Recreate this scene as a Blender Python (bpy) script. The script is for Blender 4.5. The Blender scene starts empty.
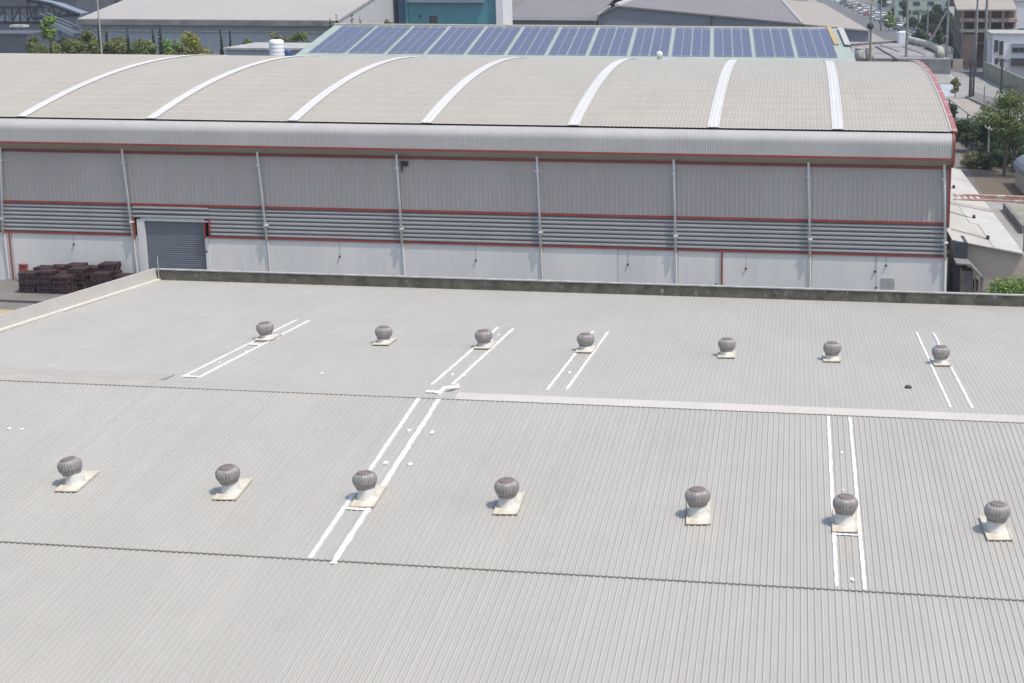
import bpy, bmesh, math, random
from math import sin, cos, tan, atan, pi, radians, sqrt
from mathutils import Vector
random.seed(7)
C = bpy.context.scene
COL = C.collection

# ---------------------------------------------------------------- camera
F, CX, CY, HY, H = 1640.0, 700.0, 341.5, -44.0, 22.4
PITCH = atan((CY - HY) / F)
HEAD = radians(-8.786)            # compass heading of the camera, clockwise from +Y
K = -0.09553                      # the estate's depth axis runs slightly skewed to its frontage
cam = bpy.data.cameras.new('camera'); cam_o = bpy.data.objects.new('camera', cam); COL.objects.link(cam_o)
cam_o.location = (0, 0, H)
cam_o.rotation_euler = (pi / 2 - PITCH, 0, -HEAD)
cam.sensor_width = 36; cam.lens = F / 1024 * 36
cam.shift_x = -(CX - 512) / 1024
cam.clip_start = 0.5; cam.clip_end = 8000
C.camera = cam_o
# ---------------------------------------------------------------- light
SUN = Vector((0.42, -0.18, 0.89)).normalized()
SUN_EL = math.asin(SUN.z); SUN_AZ = math.atan2(SUN.x, SUN.y)
w = bpy.data.worlds.new('World'); C.world = w; w.use_nodes = True
nt = w.node_tree; sky = nt.nodes.new('ShaderNodeTexSky'); sky.sky_type = 'NISHITA'; sky.sun_disc = False
sky.sun_elevation = SUN_EL; sky.sun_rotation = SUN_AZ; sky.dust_density = 2.5; sky.air_density = 1.2
nt.links.new(sky.outputs[0], nt.nodes['Background'].inputs[0]); nt.nodes['Background'].inputs[1].default_value = 0.15
sl = bpy.data.lights.new('sun', 'SUN'); sl.energy = 2.5; sl.angle = radians(0.53); sl.color = (1, 0.945, 0.865)
so = bpy.data.objects.new('sun', sl); COL.objects.link(so); so.location = (0, 0, 80)
so.rotation_euler = (-SUN).to_track_quat('-Z', 'Y').to_euler()
C.view_settings.view_transform = 'Standard'; C.view_settings.look = 'None'; C.view_settings.exposure = 0.42; C.view_settings.gamma = 1

# ---------------------------------------------------------------- helpers
def P(u, v, z): return Vector((u + K * v, v, z))
def ray(x, y):
    cx, cy = (x - CX) / F, -(y - CY) / F
    fw = cos(PITCH) + cy * sin(PITCH); up = -sin(PITCH) + cy * cos(PITCH)
    return cx * cos(HEAD) + fw * sin(HEAD), -cx * sin(HEAD) + fw * cos(HEAD), up
def at(x, y, v):
    X, Y, Z = ray(x, y); t = v / Y
    return (X * t - K * v, v, H + Z * t)          # (u, v, z)
def gr(x, y, z=0.0):
    X, Y, Z = ray(x, y); t = (z - H) / Z
    return (X * t - K * Y * t, Y * t, z)

def wl(o):
    l = Vector((0, 0, 0))
    while o: l += o.location; o = o.parent
    return l
def tag(o, label=None, cat=None, group=None, kind=None):
    if label: o['label'] = label
    if cat: o['category'] = cat
    if group: o['group'] = group
    if kind: o['kind'] = kind
    return o
def empty(name, loc, label, cat, group=None):
    o = bpy.data.objects.new(name, None); COL.objects.link(o); o.location = loc; o.empty_display_size = 0.3
    return tag(o, label, cat, group)
def copy_tree(o, parent=None):
    c = o.copy(); COL.objects.link(c); c.parent = parent
    for ch in list(o.children): copy_tree(ch, c)
    return c

class MB:
    def __init__(s): s.v = []; s.f = []; s.uv = {}
    def add(s, pts, faces):
        b = len(s.v); s.v += [Vector(p) for p in pts]; s.f += [tuple(i + b for i in f) for f in faces]; return s
    def box(s, u0, u1, v0, v1, z0, z1, sk=True):
        q = P if sk else (lambda a, b, c: Vector((a, b, c)))
        return s.add([q(u0, v0, z0), q(u1, v0, z0), q(u1, v1, z0), q(u0, v1, z0), q(u0, v0, z1), q(u1, v0, z1), q(u1, v1, z1), q(u0, v1, z1)],
                     [(0, 3, 2, 1), (4, 5, 6, 7), (0, 1, 5, 4), (1, 2, 6, 5), (2, 3, 7, 6), (3, 0, 4, 7)])
    def prism(s, poly, v0, v1, sk=True, sh=0.0):
        "poly of (u,z) extruded along v"
        q = P if sk else (lambda a, b, c: Vector((a, b, c)))
        n = len(poly)
        pts = [q(a, v0, b) for a, b in poly] + [q(a + sh * (v1 - v0), v1, b) for a, b in poly]
        return s.add(pts, [tuple(range(n)), tuple(range(2 * n - 1, n - 1, -1))] + [(i, i + n, (i + 1) % n + n, (i + 1) % n) for i in range(n)])
    def prismu(s, poly, u0, u1):
        "poly of (v,z) extruded along u"
        n = len(poly)
        pts = [P(u0, a, b) for a, b in poly] + [P(u1, a, b) for a, b in poly]
        return s.add(pts, [tuple(range(n)), tuple(range(2 * n - 1, n - 1, -1))] + [(i, i + n, (i + 1) % n + n, (i + 1) % n) for i in range(n)])
    def tube(s, pts, r, n=8, r2=None):
        pts = [Vector(p) for p in pts]; m = len(pts); b = len(s.v); r2 = r if r2 is None else r2
        for i, p in enumerate(pts):
            d = (pts[min(i + 1, m - 1)] - pts[max(i - 1, 0)]).normalized()
            a = d.orthogonal().normalized() if abs(d.z) < 0.9 else Vector((1, 0, 0))
            a = (a - d * a.dot(d)).normalized(); c = d.cross(a)
            rr = r + (r2 - r) * i / max(1, m - 1)
            for k in range(n):
                t = 2 * pi * k / n; s.v.append(p + a * rr * cos(t) + c * rr * sin(t))
        for i in range(m - 1):
            for k in range(n):
                s.f.append((b + i * n + k, b + i * n + (k + 1) % n, b + (i + 1) * n + (k + 1) % n, b + (i + 1) * n + k))
        s.f.append(tuple(b + k for k in range(n - 1, -1, -1))); s.f.append(tuple(b + (m - 1) * n + k for k in range(n)))
        return s
    def lathe(s, prof, n=24, c=(0, 0, 0), wob=None):
        b = len(s.v); m = len(prof)
        for j, (r, z) in enumerate(prof):
            for k in range(n):
                rr = r if not wob else r * wob(j, k)
                t = 2 * pi * k / n; s.v.append(Vector((c[0] + rr * cos(t), c[1] + rr * sin(t), c[2] + z)))
        for j in range(m - 1):
            for k in range(n):
                s.f.append((b + j * n + k, b + j * n + (k + 1) % n, b + (j + 1) * n + (k + 1) % n, b + (j + 1) * n + k))
        s.f.append(tuple(b + k for k in range(n - 1, -1, -1))); s.f.append(tuple(b + (m - 1) * n + k for k in range(n)))
        return s
    def ribbed(s, path, u0, u1, pitch, h, thick=0.0):
        "sheet along path of (v,z), with trapezoid ribs across u; stores uv=(u, path length)"
        m = len(path); nrm = []
        for i in range(m):
            a = path[max(i - 1, 0)]; c = path[min(i + 1, m - 1)]
            dv, dz = c[0] - a[0], c[1] - a[1]; L = math.hypot(dv, dz); nrm.append((-dz / L, dv / L))
        us = []; k = 0; u = u0
        while u < u1 - 1e-6:
            for f_, hh in ((0, 0), (.56, 0), (.66, 1), (.88, 1), (.96, 0)):
                if u + f_ * pitch < u1: us.append((u + f_ * pitch, hh * h))
            u += pitch
        us.append((u1, 0))
        b = len(s.v); n = len(us); L = 0
        for i, (v, z) in enumerate(path):
            if i: L += math.hypot(v - path[i - 1][0], z - path[i - 1][1])
            for (u, hh) in us:
                s.v.append(P(u, v + nrm[i][0] * hh, z + nrm[i][1] * hh)); s.uv[len(s.v) - 1] = (u, L)
        for i in range(m - 1):
            for k in range(n - 1):
                s.f.append((b + i * n + k, b + i * n + k + 1, b + (i + 1) * n + k + 1, b + (i + 1) * n + k))
        return s
    def build(s, name, mat, parent=None, smooth=False):
        off = wl(parent) if parent else Vector((0, 0, 0))
        me = bpy.data.meshes.new(name); me.from_pydata([tuple(p - off) for p in s.v], [], s.f)
        if s.uv:
            uvl = me.uv_layers.new(name='uv')
            for lp in me.loops: uvl.data[lp.index].uv = s.uv.get(lp.vertex_index, (0, 0))
        me.materials.append(mat)
        if smooth: me.shade_smooth()
        me.update()
        o = bpy.data.objects.new(name, me); COL.objects.link(o)
        if parent: o.parent = parent
        return o

# ---------------------------------------------------------------- materials
def mat(name, col, rough=0.7, var=0.12, scale=1.5, metal=0.0, col2=None, stretch=None, bump=0.0, uv=False, fine=None, spec=0.5):
    m = bpy.data.materials.new(name); m.use_nodes = True; n = m.node_tree.nodes; l = m.node_tree.links
    b = n['Principled BSDF']; b.inputs['Roughness'].default_value = rough; b.inputs['Metallic'].default_value = metal
    b.inputs['Specular IOR Level'].default_value = spec
    tc = n.new('ShaderNodeTexCoord'); mp = n.new('ShaderNodeMapping'); l.new(tc.outputs['UV' if uv else 'Object'], mp.inputs[0])
    if stretch: mp.inputs['Scale'].default_value = stretch
    no = n.new('ShaderNodeTexNoise'); no.inputs['Scale'].default_value = scale; no.inputs['Detail'].default_value = 6; no.inputs['Roughness'].default_value = 0.62
    l.new(mp.outputs[0], no.inputs['Vector'])
    r = n.new('ShaderNodeValToRGB'); l.new(no.outputs['Fac'], r.inputs[0])
    c2 = col2 if col2 else tuple(c * (1 - 2 * var) for c in col)
    r.color_ramp.elements[0].position = 0.3; r.color_ramp.elements[0].color = (*c2, 1)
    r.color_ramp.elements[1].position = 0.62; r.color_ramp.elements[1].color = (*col, 1)
    out = r.outputs[0]
    if fine:
        n2 = n.new('ShaderNodeTexNoise'); n2.inputs['Scale'].default_value = fine[0]; n2.inputs['Detail'].default_value = 3; l.new(tc.outputs['UV' if uv else 'Object'], n2.inputs['Vector'])
        r2 = n.new('ShaderNodeValToRGB'); l.new(n2.outputs['Fac'], r2.inputs[0]); r2.color_ramp.elements[0].position = fine[1]; r2.color_ramp.elements[1].position = fine[1] + 0.15
        mx = n.new('ShaderNodeMixRGB'); l.new(r2.outputs[0], mx.inputs[0]); l.new(out, mx.inputs[1]); mx.inputs[2].default_value = (*fine[2], 1); out = mx.outputs[0]
    l.new(out, b.inputs['Base Color'])
    if bump:
        bp = n.new('ShaderNodeBump'); bp.inputs['Strength'].default_value = bump; l.new(no.outputs['Fac'], bp.inputs['Height']); l.new(bp.outputs[0], b.inputs['Normal'])
    m['out'] = out.node.name
    return m

def roof_mat(name, col, streak=0.06, pitch=0.2, rough=0.5, patch=0.035, dots=None, rib_tone=0.0):
    "painted sheet: rib-to-rib tone changes, wide soft patches, faint long runs of dirt"
    m = bpy.data.materials.new(name); m.use_nodes = True; n = m.node_tree.nodes; l = m.node_tree.links
    b = n['Principled BSDF']; b.inputs['Roughness'].default_value = rough; b.inputs['Specular IOR Level'].default_value = 0.35
    tc = n.new('ShaderNodeTexCoord')
    def noise(sx, sy, det=4):
        mp = n.new('ShaderNodeMapping'); l.new(tc.outputs['UV'], mp.inputs[0]); mp.inputs['Scale'].default_value = (sx, sy, 1)
        a = n.new('ShaderNodeTexNoise'); a.inputs['Scale'].default_value = 1; a.inputs['Detail'].default_value = det; l.new(mp.outputs[0], a.inputs['Vector']); return a.outputs['Fac']
    def mul(a, amt):
        x = n.new('ShaderNodeMapRange'); l.new(a, x.inputs[0]); x.inputs[1].default_value = 0.3; x.inputs[2].default_value = 0.7
        x.inputs[3].default_value = 1 - amt; x.inputs[4].default_value = 1 + amt; return x.outputs[0]
    fs = [mul(noise(2.3 / pitch * 0.5, 0.06, 2), streak), mul(noise(0.25, 0.12, 5), patch), mul(noise(0.9, 0.5, 6), patch * 0.6), mul(noise(14, 9, 3), 0.03)]
    cur = fs[0]
    for f_ in fs[1:]:
        q = n.new('ShaderNodeMath'); q.operation = 'MULTIPLY'; l.new(cur, q.inputs[0]); l.new(f_, q.inputs[1]); cur = q.outputs[0]
    if rib_tone:   # tone banding per rib: darker at the foot of every rib, lighter on crests
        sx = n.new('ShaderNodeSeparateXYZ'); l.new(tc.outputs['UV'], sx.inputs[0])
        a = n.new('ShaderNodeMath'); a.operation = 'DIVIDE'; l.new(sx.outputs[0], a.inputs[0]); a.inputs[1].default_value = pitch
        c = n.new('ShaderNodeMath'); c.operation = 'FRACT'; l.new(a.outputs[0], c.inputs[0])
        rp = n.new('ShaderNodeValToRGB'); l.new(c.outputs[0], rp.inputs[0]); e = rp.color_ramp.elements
        lo, md, hi = 1 - rib_tone, 1.0, 1 + rib_tone * .55
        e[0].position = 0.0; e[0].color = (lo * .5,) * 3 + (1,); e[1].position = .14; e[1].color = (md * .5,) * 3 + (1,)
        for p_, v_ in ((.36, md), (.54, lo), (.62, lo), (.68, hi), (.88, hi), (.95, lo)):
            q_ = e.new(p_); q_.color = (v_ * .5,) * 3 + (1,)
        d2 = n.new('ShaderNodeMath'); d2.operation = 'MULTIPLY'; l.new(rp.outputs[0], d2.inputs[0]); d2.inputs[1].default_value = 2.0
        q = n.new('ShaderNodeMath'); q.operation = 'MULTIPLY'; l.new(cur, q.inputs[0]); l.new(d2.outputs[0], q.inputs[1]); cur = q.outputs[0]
    vm = n.new('ShaderNodeVectorMath'); vm.operation = 'SCALE'; vm.inputs[0].default_value = col; l.new(cur, vm.inputs['Scale'])
    out = vm.outputs[0]
    if dots:   # fastener rows: their highlights painted into the colour as lighter dots
        sp = n.new('ShaderNodeSeparateXYZ'); l.new(tc.outputs['UV'], sp.inputs[0])
        def stripe(src, per, duty):
            a = n.new('ShaderNodeMath'); a.operation = 'DIVIDE'; l.new(src, a.inputs[0]); a.inputs[1].default_value = per
            c = n.new('ShaderNodeMath'); c.operation = 'FRACT'; l.new(a.outputs[0], c.inputs[0])
            d = n.new('ShaderNodeMath'); d.operation = 'LESS_THAN'; l.new(c.outputs[0], d.inputs[0]); d.inputs[1].default_value = duty; return d.outputs[0]
        a = stripe(sp.outputs[0], dots[0], 0.5); c = stripe(sp.outputs[1], dots[1], dots[2])
        q = n.new('ShaderNodeMath'); q.operation = 'MULTIPLY'; l.new(a, q.inputs[0]); l.new(c, q.inputs[1])
        q2 = n.new('ShaderNodeMath'); q2.operation = 'MULTIPLY'; l.new(q.outputs[0], q2.inputs[0]); l.new(noise(1.5, 1.0, 2), q2.inputs[1])
        mx = n.new('ShaderNodeMixRGB'); l.new(q2.outputs[0], mx.inputs[0]); l.new(out, mx.inputs[1]); mx.inputs[2].default_value = (.58, .57, .54, 1); out = mx.outputs[0]
    l.new(out, b.inputs['Base Color'])
    return m

M = {}
M_SEAM = None
M['roof_near'] = roof_mat('grey_sheet', (.380, .362, .325), 0.035, 0.2, rib_tone=.12)
M['roof_far'] = roof_mat('coated_grey_sheet', (.390, .373, .336), 0.02, 0.2, patch=0.04, rib_tone=.05)
M['cap'] = mat('ridge_coating', (.50, .475, .435), .85, .06, .6, spec=.2)
M['capold'] = mat('ridge_old_coating', (.385, .365, .33), .9, .06, 1.2, spec=.15)
M['seal'] = mat('white_sealant', (.78, .77, .74), .7, .05, 4, col2=(.56, .55, .52))
M['moss'] = mat('mossy_concrete', (.13, .12, .095), .95, .3, 1.1, col2=(.04, .038, .03), fine=(3.5, .60, (.30, .29, .25)))
M['coping'] = mat('pale_coping', (.42, .42, .40), .9, .2, 1.5, col2=(.25, .25, .23))
M['verge'] = mat('pale_verge_metal', (.43, .41, .38), .6, .05, .7)
M['seamg'] = mat('lap_shadow_grime', (.24, .228, .205), .9, .15, 2)
M['cream'] = mat('cream_sealant', (.64, .615, .54), .7, .08, 2)
M['neck'] = mat('vent_neck_metal', (.60, .585, .54), .6, .12, 4)
M['plate'] = mat('vent_flashing', (.60, .575, .51), .7, .1, 2.2, col2=(.45, .38, .26))
M['vane'] = mat('vent_vanes', (.29, .27, .258), .5, .18, 5, metal=.1)
M['vcap'] = mat('vent_cap', (.20, .155, .145), .75, .15, 8)
M['wroof'] = roof_mat('beige_sheet', (.368, .336, .283), 0.03, 0.25, dots=(.25, 2.0, .10))
M['wstrip'] = roof_mat('white_rooflight', (.56, .55, .53), 0.06, 0.25)
M['fascia'] = mat('silver_fascia', (.42, .41, .395), .5, .06, .4, metal=.0)
M['clad'] = mat('grey_cladding', (.46, .425, .40), .6, .05, .25, stretch=(1, 1, .3))
M['soffit'] = mat('soffit', (.36, .32, .28), .7, .1, .4)
M['louver'] = mat('grey_louvre', (.37, .37, .37), .6, .06, .5)
M['slot'] = mat('louvre_gap', (.16, .16, .165), .9)
M['white'] = mat('white_render', (.68, .66, .625), .8, .05, .3, stretch=(1.5, 1, .25), col2=(.58, .57, .555), fine=(1.3, .66, (.50, .49, .47)))
M['red'] = mat('red_trim', (.27, .058, .045), .5, .15, 1)
M['pinkred'] = mat('faded_red_trim', (.40, .15, .135), .5, .12, .8)
M['pipe'] = mat('pale_pipe', (.72, .72, .71), .5, .08, 1)
M['door'] = mat('blue_grey_shutter', (.15, .165, .19), .6, .05, .6)
M['dark'] = mat('dark_metal', (.04, .04, .045), .6)
M['black'] = mat('black_gutter', (.03, .03, .033), .6)
M['pallet'] = mat('maroon_pallet', (.062, .032, .035), .7, .25, 3)
M['concrete'] = mat('concrete', (.19, .18, .168), .95, .15, .35, fine=(.12, .56, (.14, .135, .125)))
M['ground'] = mat('ground', (.17, .158, .14), .95, .2, .05, fine=(.02, .55, (.11, .11, .095)))
M['asphalt'] = mat('asphalt', (.13, .13, .135), .95, .12, .3)
M['pave'] = mat('pavement', (.30, .29, .27), .95, .12, .4)
M['soil'] = mat('bare_soil', (.15, .115, .085), 1, .2, .25, fine=(.25, .55, (.10, .085, .06)))
M['ochre'] = mat('ochre_paint', (.44, .34, .19), .8, .1, .5)
M['mint'] = mat('mint_roof', (.33, .385, .345), .6, .08, .5)
M['mintd'] = mat('green_grey_roof', (.36, .42, .37), .6, .08, .5)
M['agrey'] = mat('hall_wall', (.34, .37, .42), .8, .08, .1)
M['aroof'] = mat('hall_roof', (.38, .355, .33), .7, .05, .06)
M['aband'] = mat('weathered_band', (.22, .22, .22), .9, .2, .4, col2=(.11, .11, .11))
M['mauve'] = mat('mauve_roof', (.20, .175, .18), .7, .06, .08, col2=(.17, .155, .16))
M['mauvel'] = mat('pale_roof_line', (.50, .49, .49), .7)
M['slate'] = mat('slate_wall', (.17, .19, .225), .8, .06, .1)
M['dim'] = mat('dark_slate_wall', (.085, .095, .12), .8, .15, .3)
M['teal'] = mat('teal_wall', (.065, .22, .27), .6, .05, .2)
M['navy'] = mat('navy_column', (.02, .055, .12), .6)
M['paint'] = mat('white_wall_paint', (.66, .65, .66), .8, .05, .2)
M['glass'] = mat('dark_glass', (.04, .05, .065), .15)
M['steel'] = mat('blue_steel', (.02, .028, .042), .5, .1, 1)
M['railing'] = mat('blue_grey_panels', (.20, .25, .30), .4, .1, .5)
M['brown'] = mat('brown_facade', (.15, .11, .092), .85, .2, .3)
M['tan'] = mat('tan_wall', (.44, .385, .325), .9, .1, .25)
M['tanroof'] = mat('tan_roof', (.34, .305, .265), .9, .1, .4)
M['olive'] = mat('olive_wall', (.27, .27, .21), .95, .15, .3)
M['leanroof'] = mat('pale_fibre_sheet', (.42, .405, .375), .8, .12, .2, stretch=(1, .3, 1), fine=(.35, .55, (.33, .32, .30)))
M['leanroofw'] = mat('white_fibre_sheet', (.44, .435, .415), .8, .1, .3)
M['wood'] = mat('grey_boards', (.20, .18, .16), .9, .2, 2)
M['brick'] = mat('red_beam', (.42, .25, .22), .8, .1, 1, fine=(1.2, .5, (.60, .56, .52)))
M['bark'] = mat('bark', (.13, .10, .08), .95, .2, 4)
M['pole'] = mat('concrete_pole', (.22, .22, .22), .9, .1, 1)
M['tank'] = mat('white_tank', (.75, .76, .77), .5, .05, 1)
M['tyre'] = mat('tyre', (.02, .02, .02), .9)
M['bluepl'] = mat('blue_plastic', (.04, .09, .26), .5)
M['mossy_pale'] = mat('mossy_pale_duct', (.50, .49, .42), .9, .2, .8, col2=(.24, .25, .18))
for nm, c in dict(c_white=(.72, .73, .74), c_silver=(.40, .41, .43), c_dark=(.05, .055, .06), c_blue=(.10, .14, .24), c_red=(.28, .04, .04)).items():
    M[nm] = mat(nm, c, .3, .02)

def solar_mat():
    m = mat('solar_cells', (.075, .095, .20), .35, .12, .5); n = m.node_tree.nodes; l = m.node_tree.links; b = n['Principled BSDF']
    tc = n.new('ShaderNodeTexCoord'); br = n.new('ShaderNodeTexBrick'); l.new(tc.outputs['UV'], br.inputs['Vector'])
    br.offset = 0; br.inputs['Scale'].default_value = 1; br.inputs['Brick Width'].default_value = .5; br.inputs['Row Height'].default_value = .5; br.inputs['Mortar Size'].default_value = .016
    br.inputs['Color1'].default_value = (.072, .076, .132, 1); br.inputs['Color2'].default_value = (.082, .088, .150, 1); br.inputs['Mortar'].default_value = (.30, .31, .37, 1)
    l.new(br.outputs[0], b.inputs['Base Color']); return m
M['solar'] = solar_mat()

def leaf_mat(name, c1, c2):
    m = bpy.data.materials.new(name); m.use_nodes = True; n = m.node_tree.nodes; l = m.node_tree.links; b = n['Principled BSDF']
    b.inputs['Roughness'].default_value = .6; b.inputs['Specular IOR Level'].default_value = .25
    g = n.new('ShaderNodeNewGeometry'); r = n.new('ShaderNodeValToRGB'); l.new(g.outputs['Random Per Island'], r.inputs[0])
    r.color_ramp.elements[0].color = (*c1, 1); r.color_ramp.elements[1].color = (*c2, 1)
    l.new(r.outputs[0], b.inputs['Base Color'])
    tr = n.new('ShaderNodeBsdfTranslucent'); l.new(r.outputs[0], tr.inputs[0]); mx = n.new('ShaderNodeMixShader'); mx.inputs[0].default_value = .28
    l.new(b.outputs[0], mx.inputs[1]); l.new(tr.outputs[0], mx.inputs[2]); l.new(mx.outputs[0], n['Material Output'].inputs[0]); return m
LF = dict(hedge=leaf_mat('hedge_leaves', (.08, .105, .03), (.22, .24, .09)), dark=leaf_mat('dark_leaves', (.022, .045, .018), (.055, .09, .03)), mid=leaf_mat('green_leaves', (.065, .10, .025), (.18, .22, .075)),
          bright=leaf_mat('bright_leaves', (.09, .17, .03), (.24, .34, .09)), olive=leaf_mat('olive_leaves', (.09, .11, .04), (.20, .21, .09)),
          yellow=leaf_mat('yellow_bloom', (.14, .17, .03), (.42, .37, .07)), cypress=leaf_mat('cypress_leaves', (.02, .045, .02), (.045, .075, .03)),
          pink=leaf_mat('pink_bloom', (.07, .12, .03), (.24, .17, .07)))

# ---------------------------------------------------------------- ground
g = MB(); g.add([(-3000, -200, 0), (3000, -200, 0), (3000, 5000, 0), (-3000, 5000, 0)], [(0, 1, 2, 3)])
tag(g.build('ground', M['ground']), kind='structure')
def sheet(name, pts, z, m, label=None):
    b = MB(); b.add([P(u, v, z) for u, v in pts], [tuple(range(len(pts)))]); return tag(b.build(name, m), kind='structure')
sheet('yard', [(-95, 93), (16, 93), (16, 106), (-95, 106)], .004, M['concrete'])
sheet('yard', [(-95, 20), (-40.5, 20), (-40.5, 92.9), (-95, 92.9)], .005, M['concrete'])
a = gr(0, 309); b_ = gr(26, 312); c_ = gr(0, 322)
sheet('painted_bay', [(a[0] - 4, a[1] + .2), (b_[0], b_[1] + .3), (b_[0] - .5, c_[1]), (a[0] - 4, c_[1])], .012, M['ochre'])
a = gr(0, 299.5); b_ = gr(60, 303.5)
sheet('drain_channel', [(a[0] - 8, a[1] - .35), (b_[0], b_[1] - .35), (b_[0], b_[1] + .35), (a[0] - 8, a[1] + .35)], .012, M['dark'])

# ---------------------------------------------------------------- near building
S = .067; RV, RZ = 60.0, 5.43
def zn(v): return RZ - S * (RV - v)
def zf(v): return RZ - S * (v - RV)
UL, UR, VB, VF = -38.6, 24.0, 22.0, 91.3
nb = empty('factory_building', P(-8, VF, 0), 'low factory building in the foreground with a wide grey corrugated gable roof', 'building')
b = MB(); b.box(UL - .35, UL - .05, VB, VF, 0, 2.8 + .0); b.box(UR + .05, UR + .3, VB, VF, 0, 2.8); b.box(UL - .05, UR + .05, VF + .02, VF + .3, 0, 3.1)
b.box(UL - .05, UR + .05, VB - .3, VB, 0, 2.6); b.build('wall', M['white'], nb)
near_roof = None
b = MB()
b.ribbed([(VB, zn(VB) - .016), (45.25, zn(45.25) - .016)], UL, UR, .2, .022)
b.ribbed([(44.95, zn(44.95) + .012), (60.4, zn(60.4) + .012)], UL, UR, .2, .022)
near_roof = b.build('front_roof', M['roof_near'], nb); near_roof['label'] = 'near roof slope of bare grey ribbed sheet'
b = MB()
b.ribbed([(61.0, zf(61.0) + .01), (78.0, zf(78.0) + .01)], UL, UR, .2, .010)
b.ribbed([(77.7, zf(77.7) - .012), (VF, zf(VF) - .012)], UL, UR, .2, .010)
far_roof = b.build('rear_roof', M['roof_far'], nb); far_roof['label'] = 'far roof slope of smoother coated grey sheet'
# closing underside so that nothing shines through
b = MB(); b.add([P(UL, VB, zn(VB) - .1), P(UR, VB, zn(VB) - .1), P(UR, 61, RZ - .1), P(UL, 61, RZ - .1), P(UR, VF, zf(VF) - .1), P(UL, VF, zf(VF) - .1)], [(0, 1, 2, 3), (3, 2, 4, 5)])
b.build('roof_deck', M['dark'], nb)
# seam shadow line: dark lapped edge of sheets
def seam(v, zfun, dz, name, parent, h=.014):
    b = MB(); b.box(UL, UR, v - .028, v, zfun(v) + dz - h, zfun(v) + dz + .023); b.build(name, M['seamg'], parent)
seam(44.93, zn, .006, 'lap_joint', near_roof, .012)
seam(59.96, zn, .020, 'lap_joint', near_roof, .015)
# ridge cap (old coat at far left, newer pale coat to the right)
def cap(u0, u1, m, lab, w1=61.25, w0=59.98, lift=.06):
    b = MB(); b.prismu([(w0, zn(w0) + lift - .02), (60.7, zn(60.7) + lift + .0), (w1, zf(w1) + .045), (w1, zf(w1) + .02), (60.7, zn(60.7) - .03), (w0, zn(w0) + .02)], u0, u1)
    o = b.build('ridge_cap', m, nb); o['label'] = lab
cap(-13.3, UR, M['cap'], 'pale coated ridge cap running right')
cap(-26.0, -13.3, M['roof_far'], 'grey ridge cap in the middle', lift=.058)
cap(UL, -26.0, M['capold'], 'dull older ridge cap at the left', 62.6, lift=.062)
# parapets
b = MB(); b.box(UL, UR, VF, VF + .22, 2.9, 3.94); pr = b.build('rear_parapet', M['moss'], nb); pr['label'] = 'dark moss stained rear parapet'
b = MB(); b.box(UL - .02, UR, VF - .03, VF + .26, 3.943, 4.0); b.build('coping', M['coping'], pr)
def zl(v): return zn(v) if v < 61 else zf(v)
b = MB(); pts = [(VB, zn(VB) + .62), (61, RZ + .68), (VF + .26, zf(VF) + .66)]
n0 = []
for (v, z) in pts: n0 += [P(UL - .95, v, z - .55), P(UL - .30, v, z), P(UL - .12, v, z), P(UL, v, z - .62)]
fs = []
for i in range(2):
    for k in range(3): fs.append((i * 4 + k, i * 4 + k + 1, (i + 1) * 4 + k + 1, (i + 1) * 4 + k))
fs.append((0, 3, 2, 1)); fs.append((8, 9, 10, 11)); b.add(n0, fs); vg = b.build('side_parapet', M['verge'], nb); vg['label'] = 'pale metal parapet along the left edge'
b = MB(); b.prismu([(VB, zn(VB) + .06), (61, RZ + .12), (VF, zf(VF) + .06), (VF, zf(VF) - .02), (61, RZ), (VB, zn(VB) - .02)], UL + .01, UL + .22); b.build('edge_sealant', M['cream'], vg)
b = MB(); b.tube([P(UL + .1, VF - .02, 3.2), P(UL + .1, VF - .02, 4.75)], .03); b.build('post', M['coping'], pr)

# white sealant lines that follow the ribs
def strip(u, v0, v1, zfun, par, wd=.13, dz=.022, seed=0):
    rnd = random.Random(seed); n = 60; pts = []; b = MB()
    for i in range(n + 1):
        v = v0 + (v1 - v0) * i / n
        a = wd / 2 * (1 + rnd.uniform(-.28, .28)); c = wd / 2 * (1 + rnd.uniform(-.28, .28)); z = zfun(v) + dz
        pts += [P(u - a, v, z - .03), P(u - a, v, z + .008), P(u + c, v, z + .008), P(u + c, v, z - .03)]
    f = []
    for i in range(n):
        for k in range(3): f.append((i * 4 + k, i * 4 + k + 1, i * 4 + k + 5, i * 4 + k + 4))
    f += [(0, 3, 2, 1), (n * 4, n * 4 + 1, n * 4 + 2, n * 4 + 3)]
    b.add(pts, f); return b.build('sealant_strip', M['seal'], par)
def cross(u0, u1, v, zfun, par, wd=.35, dz=.04):
    b = MB(); rnd = random.Random(int(u0 * 10)); n = 14
    pts = []
    for i in range(n + 1):
        u = u0 + (u1 - u0) * i / n; a = wd / 2 * rnd.uniform(.6, 1.1)
        pts += [P(u, v - a, zfun(v - a) + dz), P(u, v + a, zfun(v + a) + dz)]
    b.add(pts, [(i * 2, i * 2 + 2, i * 2 + 3, i * 2 + 1) for i in range(n)]); b.build('sealant_strip', M['seal'], par)
zn2 = lambda v: zn(v) + .012
zf2 = lambda v: zf(v) + .003
strip(-14.74, 45.0, 50.0, zn2, near_roof, .14, seed=1); strip(-14.74, 51.5, 59.9, zn2, near_roof, .14, seed=11)
strip(-13.92, 44.7, 59.9, zn2, near_roof, .18, seed=2)
strip(1.38, 45.1, 59.8, zn2, near_roof, .11, seed=3); strip(2.2, 45.0, 59.8, zn2, near_roof, .11, seed=4)
strip(-25.53, 62.2, 78, zf2, far_roof, .11, seed=5); strip(-24.83, 62.2, 77.9, zf2, far_roof, .13, seed=6)
strip(-14.85, 62.7, 77.8, zf2, far_roof, .12, seed=7); strip(-14.02, 62.9, 77.6, zf2, far_roof, .13, seed=8)
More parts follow.
